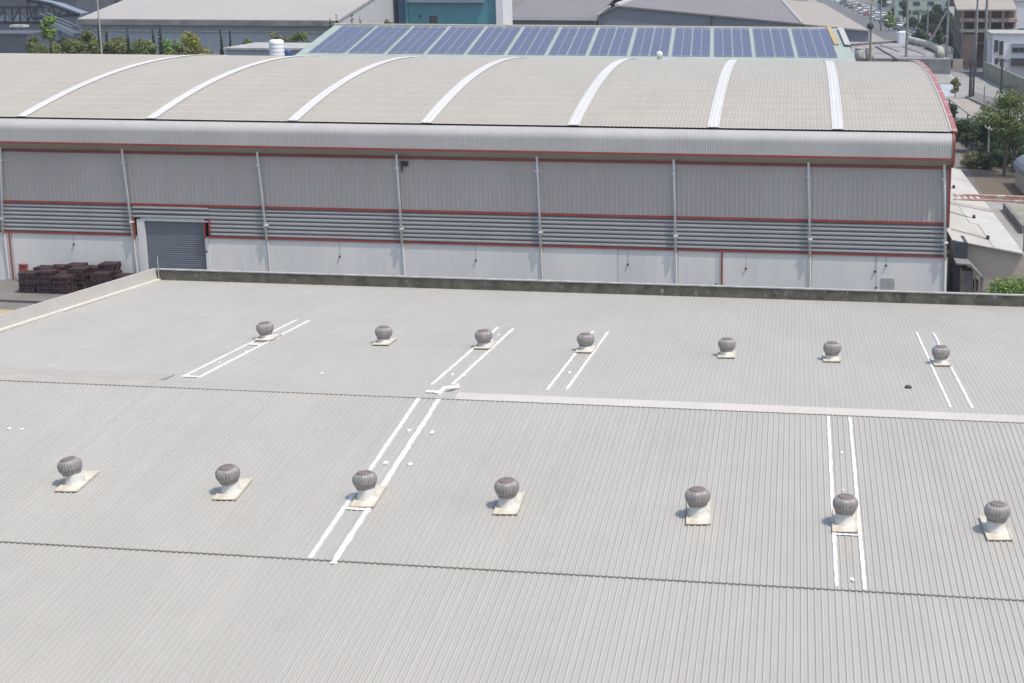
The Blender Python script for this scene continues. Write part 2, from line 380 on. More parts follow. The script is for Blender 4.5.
strip(-9.97, 62.6, 77.6, zf2, far_roof, .12, seed=9); strip(-9.19, 62.9, 77.6, zf2, far_roof, .12, seed=10)
strip(6.2, 62.4, 80.8, zf2, far_roof, .11, seed=12); strip(7.04, 62.4, 80.8, zf2, far_roof, .11, seed=13)
cross(-25.5, -24.85, 62.3, zf2, far_roof); cross(-14.6, -14.0, 60.6, lambda v: zn(v) + .05, near_roof, .3)
cross(-25.5, -24.85, 70.4, zf2, far_roof, .5); cross(1.4, 2.2, 48.85, zn2, near_roof, .14); cross(-14.7, -13.95, 48.85, zn2, near_roof, .2)
b = MB(); b.tube([P(-14.05, 60.3, zn(60.3) + .08), P(-13.95, 61.1, zn(61.1) + .08), P(-13.6, 62.1, zf(62.1) + .09), P(-13.75, 62.7, zf(62.7) + .05)], .08, 6); b.build('sealant_strip', M['seal'], near_roof)
def patch(u, v, zfun, par, r=.12):
    b = MB(); n = 10; rr = [r * random.uniform(.6, 1.2) for _ in range(n)]; z = zfun(v) + .046
    top = [P(u + rr[i] * cos(2 * pi * i / n), v + 2.0 * rr[i] * sin(2 * pi * i / n), z) for i in range(n)]
    bot = [p - Vector((0, 0, .035)) for p in top]
    b.add(top + bot, [tuple(range(n))] + [(i, i + n, (i + 1) % n + n, (i + 1) % n) for i in range(n)]); b.build('sealant_patch', M['seal'], par)
for u, v in ((-14.27, 56.3), (-13.35, 56.2), (-14.35, 53.0), (-13.45, 53.0), (1.8, 56.0), (1.75, 52.5), (1.85, 45.6), (-29.5, 54.6), (-30.4, 54.6), (-29.0, 54.6), (-29.3, 52.7)): patch(u, v, zn2, near_roof, random.uniform(.04, .08) if u < -20 or u > 0 else .10)
for u, v in ((-24.95, 68.5), (-25.15, 65.6), (-20.0, 64.2), (-13.9, 64.8), (-14.4, 75.5), (-14.4, 73.8), (-14.45, 65.0), (-9.6, 66.5)): patch(u, v, zf2, far_roof, .065)
b = MB(); c0 = P(4.8, 66, zf(66)); b.lathe([(.16, 0), (.15, .08), (.08, .13)], 8, c0); b.build('dark_debris', M['dark'], far_roof)

# ---------------------------------------------------------------- turbine vents
def make_vent():
    r = empty('turbine_vent', (0, 0, 0), 'x', 'roof vent')
    b = MB(); b.box(-.33, .37, -.74, 1.0, .05, .075, sk=False); b.box(-.35, -.32, -.75, 1.02, .045, .1, sk=False); b.box(.36, .39, -.75, 1.02, .045, .1, sk=False)
    b.build('base_plate', M['plate'], r)
    b = MB(); b.lathe([(.37, .0), (.355, .04), (.31, .12), (.285, .20), (.28, .38), (.26, .40)], 28); b.build('neck', M['neck'], r, True)
    # rotor: curved vanes round a squashed drum
    prof = [(.27, .40), (.315, .45), (.35, .51), (.372, .58), (.38, .65), (.372, .72), (.345, .785), (.30, .83), (.25, .855)]
    b = MB(); b.lathe(prof, 72, wob=lambda j, k: 1.0 + (.022 if k % 3 == 0 else (-.0 if k % 3 == 1 else -.025)))
    ro = b.build('rotor', M['vane'], r)
    b = MB(); b.lathe([(.26, .375), (.30, .385), (.30, .41), (.26, .42)], 36); b.build('rim', M['vane'], ro, True)
    b = MB(); b.lathe([(.225, .85), (.24, .868), (.23, .88), (.12, .892), (.03, .896)], 32); b.build('cap', M['vcap'], ro, True)
    b = MB(); b.lathe([(.355, .56), (.378, .565), (.378, .582), (.355, .588)], 48); b.build('band', M['vane'], ro, True)
    return r
vent = make_vent(); vi = 0
near_v = [(-24.62, 'near slope vent standing alone at the far left of the front row'), (-18.97, 'near slope vent just left of the thick white sealant lines, on bare sheet'),
          (-14.17, 'near slope vent between the two thick white sealant lines'), (-9.33, 'near slope vent just right of the thick white sealant lines, on bare sheet'),
          (-3.0, 'near slope vent left of the thin straight sealant lines, on bare sheet'), (1.72, 'near slope vent between the two thin straight sealant lines'),
          (6.48, 'near slope vent standing alone at the right end of the front row')]
far_v = [(-25.15, 'far slope vent at the left end, between short sealant lines'), (-19.34, 'far slope vent on bare sheet, second from left in the rear row'),
         (-14.44, 'far slope vent between lines that continue the thick ones of the near slope'), (-9.60, 'far slope vent in the middle of the rear row, beside two short white lines'),
         (-3.03, 'far slope vent on bare sheet, third from right in the rear row'), (1.76, 'far slope vent on bare sheet, second from right in the rear row'),
         (6.64, 'far slope vent at the right end, between two long thin lines')]
for row, v, zf_, sg in ((near_v, 49.75, zn, 1), (far_v, 72.05, zf, -1)):
    for u, lab in row:
        o = vent if vi == 0 else copy_tree(vent); vi += 1
        o.scale = (1.06, 1.06, 1.08); o.location = P(u, v, zf_(v) + .01); o.rotation_euler = (0, 0, random.uniform(-.05, .05) + .095)
        for ch in o.children:
            if sg < 0 and ch.name.startswith('neck'): ch.scale = (1, 1, .6)
            if sg < 0 and ch.name.startswith('rotor'): ch.location = (0, 0, -.13)
            if ch.name.startswith('base_plate'): ch.rotation_euler = (sg * atan(S), 0, 0)
            if ch.name.startswith('rotor'): ch.rotation_euler = (random.uniform(-.05, .05), random.uniform(-.05, .05) + (-.012 * max(0, -u - 6) if sg > 0 else 0), random.uniform(0, 1))
        o['label'] = lab; o['category'] = 'roof vent'; o['group'] = 'turbine vents in two rows on the grey roof'

# ---------------------------------------------------------------- big warehouse
WV, WU0, WU1 = 105.6, -78.0, 10.0
def za(v): return 22.31 - .061 * v - .0031 * (v - 143) ** 2
wh = empty('warehouse', P(-34, WV, 0), 'long warehouse with arched beige roof, silver eave and red trims behind the grey roof', 'warehouse')
VBK = 161.0
DU0, DU1 = -45.55, -40.9
b = MB(); b.box(WU0, DU0, WV, WV + .3, 0, 3.44); b.box(DU1, WU1 - .25, WV, WV + .3, 0, 3.44); b.box(DU0, DU1, WV, WV + .3, 4.5, 4.8)
b.box(WU0, WU0 + .3, WV + .3, VBK - .3, 0, 11.4); b.box(WU1 - .5, WU1 - .2, WV + .3, VBK - .3, 0, 11.4); b.box(WU0, WU1 - .2, VBK - .3, VBK, 0, 11.4)
wallp = b.build('base_wall', M['white'], wh)
for vz in (WV + .35, VBK - .7):
    pass
# gable infill under the arch
for uu in (WU0 + .05, WU1 - .45):
    poly = [(WV + .35, 11.3)] + [(WV + .35 + (VBK - .7 - WV - .35) * i / 16, za(WV + .35 + (VBK - .7 - WV - .35) * i / 16) - .15) for i in range(17)] + [(VBK - .7, 11.3)]
    b = MB(); b.prismu(poly, uu, uu + .2); b.build('gable_wall', M['clad'], wh)
# joints, cracks and small things on the base wall
for px in (14, 137, 270, 404, 543, 618, 678, 812, 947):
    u = at(px, 260, WV)[0]; b = MB(); b.box(u - .03, u + .03, WV - .012, WV + .01, 0, 3.4); b.build('wall_joint', M['clad'], wallp)
for px, py in ((74, 244), (207, 251), (340, 256), (476, 260), (628, 264), (746, 268), (875, 271), (886, 265), (876, 287), (716, 284)):
    u, _, z = at(px, py, WV); b = MB(); b.lathe([(.02, 0), (.06, .03), (.065, .13), (.02, .16)], 8, P(u, WV - .06, z - .1)); b.tube([P(u, WV - .02, z + .1), P(u, WV - .01, 3.4)], .006, 5); b.build('wall_lamp', M['dark'], wh)
u, _, z = at(888, 284, WV); b = MB(); b.box(u - .42, u + .42, WV - .06, WV + .01, z - .5, z + .4)
lg = b.build('wall_grille', M['coping'], wh)
for px in (722, 12):
    u = at(px, 260, WV)[0]; b = MB(); b.tube([P(u, WV - .06, .05), P(u, WV - .06, 3.4)], .06, 6); b.build('conduit', M['red'], wh)
# louvre band, made of horizontal ribs with gaps
def band(u0, u1):
    b = MB(); n = 7; z0, z1 = 3.56, 5.56; h = (z1 - z0) / n
    for i in range(n):
        zz = z0 + i * h
        b.add([P(u0, WV + .02, zz), P(u1, WV + .02, zz), P(u1, WV - .08, zz + h * .25), P(u0, WV - .08, zz + h * .25),
               P(u1, WV - .08, zz + h * .62), P(u0, WV - .08, zz + h * .62), P(u1, WV + .02, zz + h * .80), P(u0, WV + .02, zz + h * .80)], [(0, 1, 2, 3), (3, 2, 4, 5), (5, 4, 6, 7)])
    return b
lv = band(WU0, DU0 - .45); lb2 = band(DU1 + .45, WU1 - .15); lb3 = MB()
off = len(lv.v); lv.v += lb2.v; lv.f += [tuple(i + off for i in f) for f in lb2.f]
z0 = 4.95
for i in range(3):
    zz = 4.70 + i * .31
    lv.add([P(DU0 - .45, WV + .02, zz), P(DU1 + .45, WV + .02, zz), P(DU1 + .45, WV - .14, zz + .08), P(DU0 - .45, WV - .14, zz + .08), P(DU1 + .45, WV - .14, zz + .18), P(DU0 - .45, WV - .14, zz + .18), P(DU1 + .45, WV + .02, zz + .24), P(DU0 - .45, WV + .02, zz + .24)], [(0, 1, 2, 3), (3, 2, 4, 5), (5, 4, 6, 7)])
lo = lv.build('louvre_band', M['louver'], wh)
b = MB(); b.box(WU0, DU0 - .45, WV + .04, WV + .1, 3.5, 5.7); b.box(DU1 + .45, WU1 - .15, WV + .04, WV + .1, 3.5, 5.7); b.box(DU0 - .45, DU1 + .45, WV + .04, WV + .1, 4.82, 5.7); b.build('backing', M['slot'], lo)
# upper ribbed cladding (vertical ribs)
b = MB(); u = WU0; us = []
while u < WU1 - .15:
    us += [(u, 0), (u + .14, 0), (u + .18, .04), (u + .27, .04), (u + .31, 0)]; u += .32
pts = []; 
for (u, h) in us: pts += [P(u, WV - .03 - h, 5.70), P(u, WV - .03 - h, 9.2)]
b.add(pts, [(i * 2, i * 2 + 2, i * 2 + 3, i * 2 + 1) for i in range(len(us) - 1)]); b.build('upper_cladding', M['clad'], wh)
for z, hh, dv, u0, u1 in ((3.42, .13, .085, WU0, DU0 - .45), (3.42, .13, .085, DU1 + .45, WU1 - .12), (5.56, .17, .11, WU0, WU1 - .12), (9.16, .17, .17, WU0, WU1 - .12)):
    b = MB(); b.box(u0, u1, WV - dv, WV + .03, z, z + hh); b.build('red_trim', M['red'], wh)
for u0, u1, z0, z1 in ((WU1 - .16, WU1 - .02, 5.4, 9.7), (DU1 + .40, DU1 + .47, 3.4, 4.75), (DU0 - .55, DU0 - .45, 3.3, 4.75), (DU1 + .02, DU1 + .09, 3.4, 4.5)):
    b = MB(); b.box(u0, u1, WV - .23, WV + .08, z0, z1); b.build('red_trim', M['red'], wh)
b = MB(); b.box(WU1 - .3, WU1 - .08, WV - .03, WV + .3, 0, 3.4); b.build('corner_post', M['pipe'], wh)
# soffit + fascia + gutter
FV = 104.75
b = MB(); b.add([P(WU0, FV, 9.86), P(WU1, FV, 9.86), P(WU1, WV - .05, 9.3), P(WU0, WV - .05, 9.3)], [(0, 1, 2, 3)]); b.build('soffit', M['soffit'], wh)
path = [(FV, 9.94)]
for i in range(9):
    a = i / 8 * pi / 2; path.append((FV + .75 * (1 - cos(a)), 10.78 + .66 * sin(a)))
b = MB(); b.ribbed(path[::1], WU0, WU1 - .05, .17, .010); b.build('eave_fascia', M['fascia'], wh, False)
b = MB(); b.box(WU0, WU1, FV - .05, FV + .05, 9.80, 9.95); b.build('red_trim', M['red'], wh)
b = MB(); b.box(WU0, WU1 - .05, FV + .78, FV + .98, 11.2, 11.43); b.build('gutter', M['black'], wh)
# fascia end plate
poly = [(FV - .06, 9.7)] + [(v - .06 + 0.0, z + .05) for v, z in path[1:]] + [(WV + .4, 11.5), (WV + .4, 9.3), (WV - .05, 9.25)]
b = MB(); b.prismu(poly, WU1 - .04, WU1 + .12); b.build('eave_end', M['red'], wh)
# arched roof in bays split by pale rooflight strips
vs = [WV + .05 + (VBK + .6 - WV - .05) * i / 30 for i in range(31)]
arc = [(v, za(v)) for v in vs]
b = MB(); b.ribbed(arc, WU0, WU1, .25, .012); wr = b.build('arched_roof', M['wroof'], wh)
arc2 = [(v, z + .05) for v, z in arc]
for px, py in ((20, 110), (150, 115), (292, 120), (426, 124), (573, 126), (713, 129), (838, 130)):
    u = at(px, py, 105.6)[0]; b = MB(); b.ribbed(arc2, u - .38, u + .37, .25, .02); b.build('rooflight', M['wstrip'], wr)
for u0 in (WU1 - .02, WU0 - .28):
    b = MB(); n = len(arc)
    pts = []
    for v, z in [(WV - .3, za(WV - .2) - .02)] + arc: pts += [P(u0, v, z - .25), P(u0, v, z + .10), P(u0 + .3, v, z + .10), P(u0 + .3, v, z - .25)]
    b.add(pts, [(i * 4 + k, i * 4 + k + 1, i * 4 + k + 5, i * 4 + k + 4) for i in range(n) for k in range(3)]); b.build('verge_trim', M['pinkred'], wh)
    b = MB()
    pts = []
    for v, z in arc: pts += [P(u0 - .10 if u0 > 0 else u0 + .3, v, z + .06), P(u0 if u0 > 0 else u0 + .4, v, z + .06), ]
    b.add(pts, [(i * 2, i * 2 + 1, i * 2 + 3, i * 2 + 2) for i in range(n - 1)]); b.build('verge_seal', M['wstrip'], wh)
for i in range(0, 30, 2):   # white joint plates on the verge
    v, z = arc[i]; b = MB(); b.box(WU1 - .03, WU1 + .29, v, v + .22, z + .08, z + .14); 
    if v < 150: b.build('joint_plate', M['wstrip'], wh)
# downpipes
for pt, pb in (((2, 150), (4, 226)), ((123.4, 149), (134, 233)), ((258.5, 153), (268, 237)), ((397.5, 157), (403, 241)), ((537.5, 159), (541.5, 246)), ((674, 162), (676, 250)), ((808.5, 165), (810, 253)), ((944, 168), (945, 258))):
    ut = at(*pt, WV)[0]; ub = at(*pb, WV)[0]
    b = MB(); b.tube([P(ut, WV - .28, 9.55), P(ut, WV - .26, 9.3), P(ub, WV - .26, 3.3)], .085, 10); dp = b.build('downpipe', M['pipe'], wh, True)
    b = MB(); b.box(ut - .14, ut + .14, WV - .39, WV - .06, 8.5, 8.6); b.build('bracket', M['pipe'], dp); b = MB(); b.box(ub - .14, ub + .14, WV - .39, WV - .1, 4.4, 4.48); b.build('bracket', M['pipe'], dp)
    b = MB(); b.tube([P(ub, WV - .1, 3.35), P(ub + .05, WV - .07, 0.1)], .05, 6); b.build('lower_pipe', M['white'], dp)
# roller door
b = MB(); 
for i in range(30):
    z = 4.5 * i / 30; b.add([P(DU0 + .25, WV + .12, z), P(DU1, WV + .12, z), P(DU1, WV + .09, z + .11), P(DU0 + .25, WV + .117, z + .11), P(DU1, WV + .12, z + .149), P(DU0 + .25, WV + .12, z + .149)], [(0, 1, 2, 3), (3, 2, 4, 5)])
dr = b.build('roller_door', M['door'], wh)
b = MB(); b.box(DU0 - .3, DU0 + .25, WV - .06, WV + .2, 0, 4.5); b.box(DU1, DU1 + .25, WV - .06, WV + .2, 0, 3.4); b.box(DU0 - .3, DU1 + .4, WV - .05, WV + .0, 4.5, 4.62); b.build('frame', M['white'], dr)
# camera bracket by third pipe
u, _, z = at(401, 160, WV); b = MB(); b.box(u, u + .5, WV - .35, WV - .15, z - .15, z - .05); b.lathe([(.05, -.4), (.18, -.35), (.2, -.2), (.05, -.1)], 10, P(u + .35, WV - .3, z)); b.tube([P(u + .05, WV - .15, z - .1), P(u + .05, WV - .1, z - .8)], .04, 6); b.build('floodlight', M['dark'], wh)

# small white vent on the warehouse crest
u, v, z = at(659.5, 57, 142)
o = empty('ridge_vent', P(u, v, za(v)), 'small white mushroom vent on the crest of the arched roof', 'roof vent')
b = MB(); b.lathe([(.22, -.2), (.22, .2), (.14, .25)], 12, P(u, v, za(v))); b.build('base', M['coping'], o)
b = MB(); b.lathe([(.14, .22), (.24, .28), (.28, .5), (.22, .66), (.08, .72)], 14, P(u, v, za(v))); b.build('hood', M['tank'], o, True)

# ---------------------------------------------------------------- pallets
def pallet_mesh():
    b = MB(); W, D = 1.15, 1.15
    for i in range(6): x = -W / 2 + i * (W - .14) / 5; b.box(x, x + .14, -D / 2, D / 2, .125, .15, sk=False)
    for i in range(3): y = -D / 2 + i * (D - .12) / 2; b.box(-W / 2, W / 2, y, y + .12, .03, .123, sk=False)
    for i in range(3): x = -W / 2 + i * (W - .12) / 2; b.box(x, x + .12, -D / 2, D / 2, 0, .028, sk=False)
    return b
pal = pallet_mesh().build('pallet', M['pallet']); first = True
u0 = gr(19, 293)[0]; v0 = gr(19, 293)[1]
stacks = []
for r_, (off, nn, hts) in enumerate(((.0, 3, (9, 10, 8)), (.55, 3, (10, 8, 10)), (1.0, 4, (9, 10, 9, 11)))):
    for k in range(nn): stacks.append((u0 + .65 + off + k * 1.24, v0 + .6 + r_ * 1.25, hts[k], ('front', 'middle', 'rear')[r_], ('left', 'second', 'third', 'fourth')[k]))
stacks.append((u0 + 6.6, v0 + 3.0, 6, 'right end', 'low'))
stacks.append((u0 + 5.3, v0 + 2.0, 8, 'outer', 'low'))
ordn = ['bottom', 'second', 'third', 'fourth', 'fifth', 'sixth', 'seventh', 'eighth', 'ninth', 'tenth', 'eleventh']
for (u, v, n, rw, kk) in stacks:
    for i in range(n):
        o = pal if first else pal.copy()
        if not first: COL.objects.link(o)
        first = False
        o.location = P(u + random.uniform(-.05, .05), v + random.uniform(-.05, .05), .01 + i * .152); o.rotation_euler = (0, 0, random.uniform(-.08, .08) + .05)
        o['label'] = 'dark maroon pallet, %s from the ground in the %s stack, %s row' % (ordn[i], kk, rw) if i else 'dark maroon pallet, lowest of the %s stack in the %s row' % (kk, rw)
        o['category'] = 'pallet'; o['group'] = 'dark pallets stacked in the yard by the warehouse'
b = MB(); u, v, z = at(20, 271, v0 + 4.2); b.box(u + .1, u + .6, v - .3, v + .3, 0, 1.15); b.box(u + .05, u + .65, v - .35, v + .35, 1.152, 1.2)
tag(b.build('red_cabinet', M['red']), 'small red metal cabinet behind the dark pallet stacks at the left', 'cabinet')

# ---------------------------------------------------------------- trees
def tree(px, base_y=None, v=None, top_y=None, wpx=20, kind='mid', form='round', label='', group=None, name='tree', nleaf=1500, leaf=.35, z0=0.0, cat='tree', trunkfrac=.3):
    if base_y is not None: u, v, _ = gr(px, base_y, z0)
    else: u = at(px, top_y, v)[0]
    ztop = at(px, top_y, v)[2]; h = ztop - z0; wd = wpx * v / F
    rnd = random.Random(int(px * 7 + v)); p0 = P(u, v, z0)
    o = empty(name, p0, label, cat, group)
    th = h * trunkfrac; b = MB(); r0 = max(.06, h * .022)
    lean = rnd.uniform(-.03, .03) * h
    b.tube([p0, p0 + Vector((lean * .3, 0, th * .6)), p0 + Vector((lean, 0, th + h * .25)), p0 + Vector((lean, 0, h * .8))], r0, 7, r0 * .3)
    if form != 'column':
        for k in range(6):
            a = rnd.uniform(0, 2 * pi); st = p0 + Vector((lean * .8, 0, th * rnd.uniform(.8, 1.3)))
            b.tube([st, st + Vector((cos(a) * wd * .2, sin(a) * wd * .2, h * .18)), st + Vector((cos(a) * wd * .38, sin(a) * wd * .38, h * .3))], r0 * .5, 5, r0 * .15)
    b.build('trunk', M['bark'], o)
    lob = []
    if form == 'column':
        for i in range(9):
            t = i / 8; lob.append((Vector((rnd.uniform(-.1, .1) * wd, 0, h * (.42 + .54 * t))), wd * .5 * (1.0 - .7 * t ** 1.6), h * .06))
    elif form == 'top':
        for i in range(12):
            a = rnd.uniform(0, 2 * pi); q = rnd.uniform(0, .34) * wd; lob.append((Vector((cos(a) * q, sin(a) * q, h - wd * rnd.uniform(.22, 1.0))), wd * rnd.uniform(.17, .26), wd * rnd.uniform(.15, .24)))
        for i in range(8):
            a = 2 * pi * i / 8; q = .3 * wd; lob.append((Vector((cos(a) * q, sin(a) * q, h - wd * rnd.uniform(.6, 1.5))), wd * .22, wd * .3))
    elif form == 'bush':
        for i in range(9):
            a = rnd.uniform(0, 2 * pi); q = rnd.uniform(0, .36) * wd; hh = rnd.uniform(.15, .72) * h
            lob.append((Vector((cos(a) * q, sin(a) * q, hh)), wd * rnd.uniform(.16, .28), h * rnd.uniform(.18, .28)))
        lob.append((Vector((0, 0, h * .7)), wd * .28, h * .24))
    else:
        for i in range(14):
            a = rnd.uniform(0, 2 * pi); t = rnd.random(); q = wd * .36 * sqrt(rnd.random()) * (1 - .4 * t)
            lob.append((Vector((lean + cos(a) * q, sin(a) * q, th + (h - th) * (.12 + .72 * t))), wd * rnd.uniform(.12, .22), (h - th) * rnd.uniform(.10, .18)))
        lob.append((Vector((lean, 0, h * .88)), wd * .18, h * .12))
    b = MB(); tot = sum(l[1] ** 2 for l in lob)
    for c, rx, rz in lob:
        for _ in range(int(nleaf * rx ** 2 / tot)):
            d = Vector((rnd.gauss(0, 1), rnd.gauss(0, 1), rnd.gauss(0, 1))).normalized() * (rnd.uniform(.35, 1.08) ** .6)
            q = p0 + c + Vector((d.x * rx, d.y * rx, d.z * rz))
            if q.z < z0 + .05: continue
            n_ = (d + Vector((rnd.uniform(-.7, .7), rnd.uniform(-.7, .7), rnd.uniform(-.2, .9)))).normalized()
            a = n_.orthogonal().normalized(); c2 = n_.cross(a); s = leaf * rnd.uniform(.55, 1.2); t = rnd.uniform(0, pi)
            a, c2 = a * cos(t) + c2 * sin(t), c2 * cos(t) - a * sin(t)
            b.add([q - a * s * .5, q + c2 * s * .32, q + a * s * .55, q - c2 * s * .3], [(0, 1, 2, 3)])
    b.build('crown' if cat == 'tree' else 'foliage', LF[kind], o); return o

# planting between warehouse and the pale hall (top left)
G1 = 'shrubs and trees in the planting strip before the pale hall'
tree(33, v=214, top_y=32.0, wpx=18.2, kind='hedge', form='top', label='rounded green shrub tree at the left end of the planting strip', group=G1, leaf=.42, nleaf=3000)
tree(47, v=208, top_y=15.0, wpx=16.9, kind='bright', form='top', label='tall thin yellow green tree in front of the footbridge stairs', group=G1, leaf=.4, trunkfrac=.2)
tree(62, v=216, top_y=37.0, wpx=28.6, kind='dark', form='top', label='low dark green shrub below the footbridge stairs', group=G1, leaf=.42, nleaf=3000, cat='shrub', name='shrub')
tree(75, v=212, top_y=34.0, wpx=26.0, kind='hedge', form='top', label='low green shrub right of the dark shrub under the stairs', group=G1, leaf=.42, nleaf=3000, cat='shrub', name='shrub')
tree(87, v=214, top_y=27.0, wpx=20.8, kind='hedge', form='top', label='rounded mid green tree left of the tall dark cypress', group=G1, leaf=.42, nleaf=3000)
tree(98, v=206, top_y=18, wpx=7.5, kind='cypress', form='column', label='tallest dark narrow cypress beside the thin pole', group=G1, leaf=.3)
tree(106, v=214, top_y=28, wpx=6.9, kind='cypress', form='column', label='narrow cypress right of the thin pole', group=G1, leaf=.3)
tree(117, v=215, top_y=34.0, wpx=23.4, kind='olive', form='top', label='grey green open shrub between two cypresses', group=G1, leaf=.42, nleaf=3000, cat='shrub', name='shrub')
tree(127, v=208, top_y=29, wpx=6.3, kind='cypress', form='column', label='short dark cypress at the middle of the planting strip', group=G1, leaf=.3)
tree(139, v=212, top_y=36.0, wpx=31.2, kind='hedge', form='top', label='wide light green shrub in the middle of the planting strip', group=G1, leaf=.42, nleaf=3000, cat='shrub', name='shrub')
tree(152.5, v=206, top_y=30, wpx=5.2, kind='cypress', form='column', label='thin dark cypress left of the thicker one', group=G1, leaf=.3)
tree(159, v=206, top_y=25, wpx=8.0, kind='cypress', form='column', label='thick dark cypress left of the yellow flowering tree', group=G1, leaf=.3)
tree(170, v=212, top_y=37.0, wpx=33.8, kind='bright', form='top', label='wide bright green shrub left of the yellow flowering tree', group=G1, leaf=.42, nleaf=3000, cat='shrub', name='shrub')
tree(193, v=210, top_y=30.0, wpx=39.0, kind='yellow', form='top', label='round flowering tree with yellow blossom', group=G1, leaf=.45, nleaf=2600)
tree(220.5, v=203, top_y=29, wpx=5.8, kind='cypress', form='column', label='left one of the pair of dark cypresses before the bare hall wall', group=G1, leaf=.3)
tree(229.5, v=203, top_y=31, wpx=5.2, kind='cypress', form='column', label='right one of the pair of dark cypresses before the bare hall wall', group=G1, leaf=.3)
for px, ty, lb in ((40, 40, 'low yellow green shrub at the foot of the tall thin tree'), (55, 42, 'low yellow green shrub right of the tall thin tree'), (98, 41, 'low yellow green shrub at the foot of the tallest cypress'), (110, 38, 'low green shrub right of the thin pole'), (149, 40, 'low yellow green shrub between the middle cypresses'), (182, 40, 'low green shrub touching the yellow flowering tree')):
    tree(px, v=205, top_y=ty, wpx=22, kind='hedge', form='top', label=lb, group=G1, leaf=.4, nleaf=2400, cat='shrub', name='shrub')
tree(278, v=225, top_y=28, wpx=30, kind='olive', form='top', label='olive green shrub behind the white water tank', leaf=.42, nleaf=2200, cat='shrub', name='shrub')
tree(298, v=226, top_y=29, wpx=26, kind='mid', form='top', label='dark green shrub right of the olive shrub behind the tank', leaf=.42, nleaf=2200, cat='shrub', name='shrub')
tree(246, v=226, top_y=38, wpx=18, kind='mid', form='top', label='low green shrub behind the small flat roof', leaf=.42, nleaf=2200, cat='shrub', name='shrub')
for px, ty in ((330, 17.5), (336, 14.5), (352, 14), (360, 18)):
    tree(px, v=238, top_y=ty, wpx=5.5, kind='cypress', form='column', label='small dark cypress above the solar roof, %s' % {330: 'leftmost of four', 336: 'second of four', 352: 'third of four', 360: 'rightmost of four'}[px], group='four cypresses behind the solar roof', leaf=.4, nleaf=700)
tree(388, v=250, top_y=19, wpx=14, kind='olive', form='top', label='small olive shrub left of the teal building', leaf=.4, cat='shrub', name='shrub')

# ---------------------------------------------------------------- solar roof hall
SV0, SZ0, SS, SD = 182.0, None, .125, -.052
ul, _, zl0 = at(297, 53, SV0); ur, _, zr0 = at(855, 58.5, SV0); SZ0 = (zl0 + zr0) / 2 - .05
ROT = -.05    # this roof's depth axis turns a little more to the left
SLEN = 18.6
def SPt(u, d, dz=0.0): return P(u + ROT * d, SV0 + d, SZ0 + SS * d + dz)
sh = empty('solar_hall', P((ul + ur) / 2, SV0, 0), 'hall behind the warehouse with a mint green roof covered in solar panels', 'building')
b = MB(); e = .4
ulx, urx = ul, ur
b.add([SPt(ulx, -2.5, -.2), SPt(urx, -2.5, -.2), SPt(urx, SLEN + .8, -.2), SPt(ulx, SLEN + .8, -.2), SPt(ulx, -2.5, 0), SPt(urx, -2.5, 0), SPt(urx, SLEN + .8, 0), SPt(ulx, SLEN + .8, 0)],
      [(0, 3, 2, 1), (4, 5, 6, 7), (0, 1, 5, 4), (1, 2, 6, 5), (2, 3, 7, 6), (3, 0, 4, 7)])
b.add([SPt(ulx, SLEN + .8, 0), SPt(urx, SLEN + .8, 0), SPt(urx, SLEN + 22, -5.2), SPt(ulx, SLEN + 22, -5.2)], [(0, 1, 2, 3)])
sr = b.build('roof', M['mint'], sh)
b = MB(); zt = SZ0 + SS * -2 - .3
b.add([P(ulx + .3, SV0 - 2, 0), P(urx - .3, SV0 - 2, 0), P(urx - .3 + ROT * 42, SV0 + 40, 0), P(ulx + .3 + ROT * 42, SV0 + 40, 0), P(ulx + .3, SV0 - 2, zt), P(urx - .3, SV0 - 2, zt), P(urx - .3 + ROT * 42, SV0 + 40, zt), P(ulx + .3 + ROT * 42, SV0 + 40, zt)],
      [(0, 1, 5, 4), (1, 2, 6, 5), (2, 3, 7, 6), (3, 0, 4, 7)])
for uu in (ulx + .3, urx - .3): b.add([SPt(uu, -2, -.3), SPt(uu, SLEN + .8, -.2), P(uu + ROT * 42, SV0 + 40, zt)], [(0, 1, 2)])
b.build('wall', M['paint'], sh)
b = MB(); b.tube([SPt(ulx, SLEN + .9, .1), SPt(urx - 1.7, SLEN + .9, .02)], .12, 8); b.build('ridge_line', M['tan'], sr)
b = MB(); b.add([SPt(urx - 1.75, 8, .02), SPt(urx - 1.2, 8, .02), SPt(urx - 1.3, SLEN + .9, .02), SPt(urx - 1.85, SLEN + .9, .02)] + [SPt(urx - 1.75, 8, .2), SPt(urx - 1.2, 8, .2), SPt(urx - 1.3, SLEN + .9, .2), SPt(urx - 1.85, SLEN + .9, .2)], [(4, 5, 6, 7), (0, 1, 5, 4), (1, 2, 6, 5), (3, 0, 4, 7), (2, 3, 7, 6)]); b.build('valley_gutter', M['ochre'], sr)
b = MB(); b.add([SPt(urx - .6, 7, .3), SPt(urx + .1, 7, .25), SPt(urx + .1, SLEN, .25), SPt(urx - .6, SLEN, .3)], [(0, 1, 2, 3)]); b.build('edge_sheet', M['leanroofw'], sr)
pu0 = at(308.5, 53.5, SV0 + .3)[0]; pu1 = at(838, 56.5, SV0 + .3)[0]; NG = 13
gw = (pu1 - pu0 + .44) / NG
gap = .44; GP = .12; pw = (gw - gap - GP) / 2; NR = 7; ph = (SLEN - .4) / NR
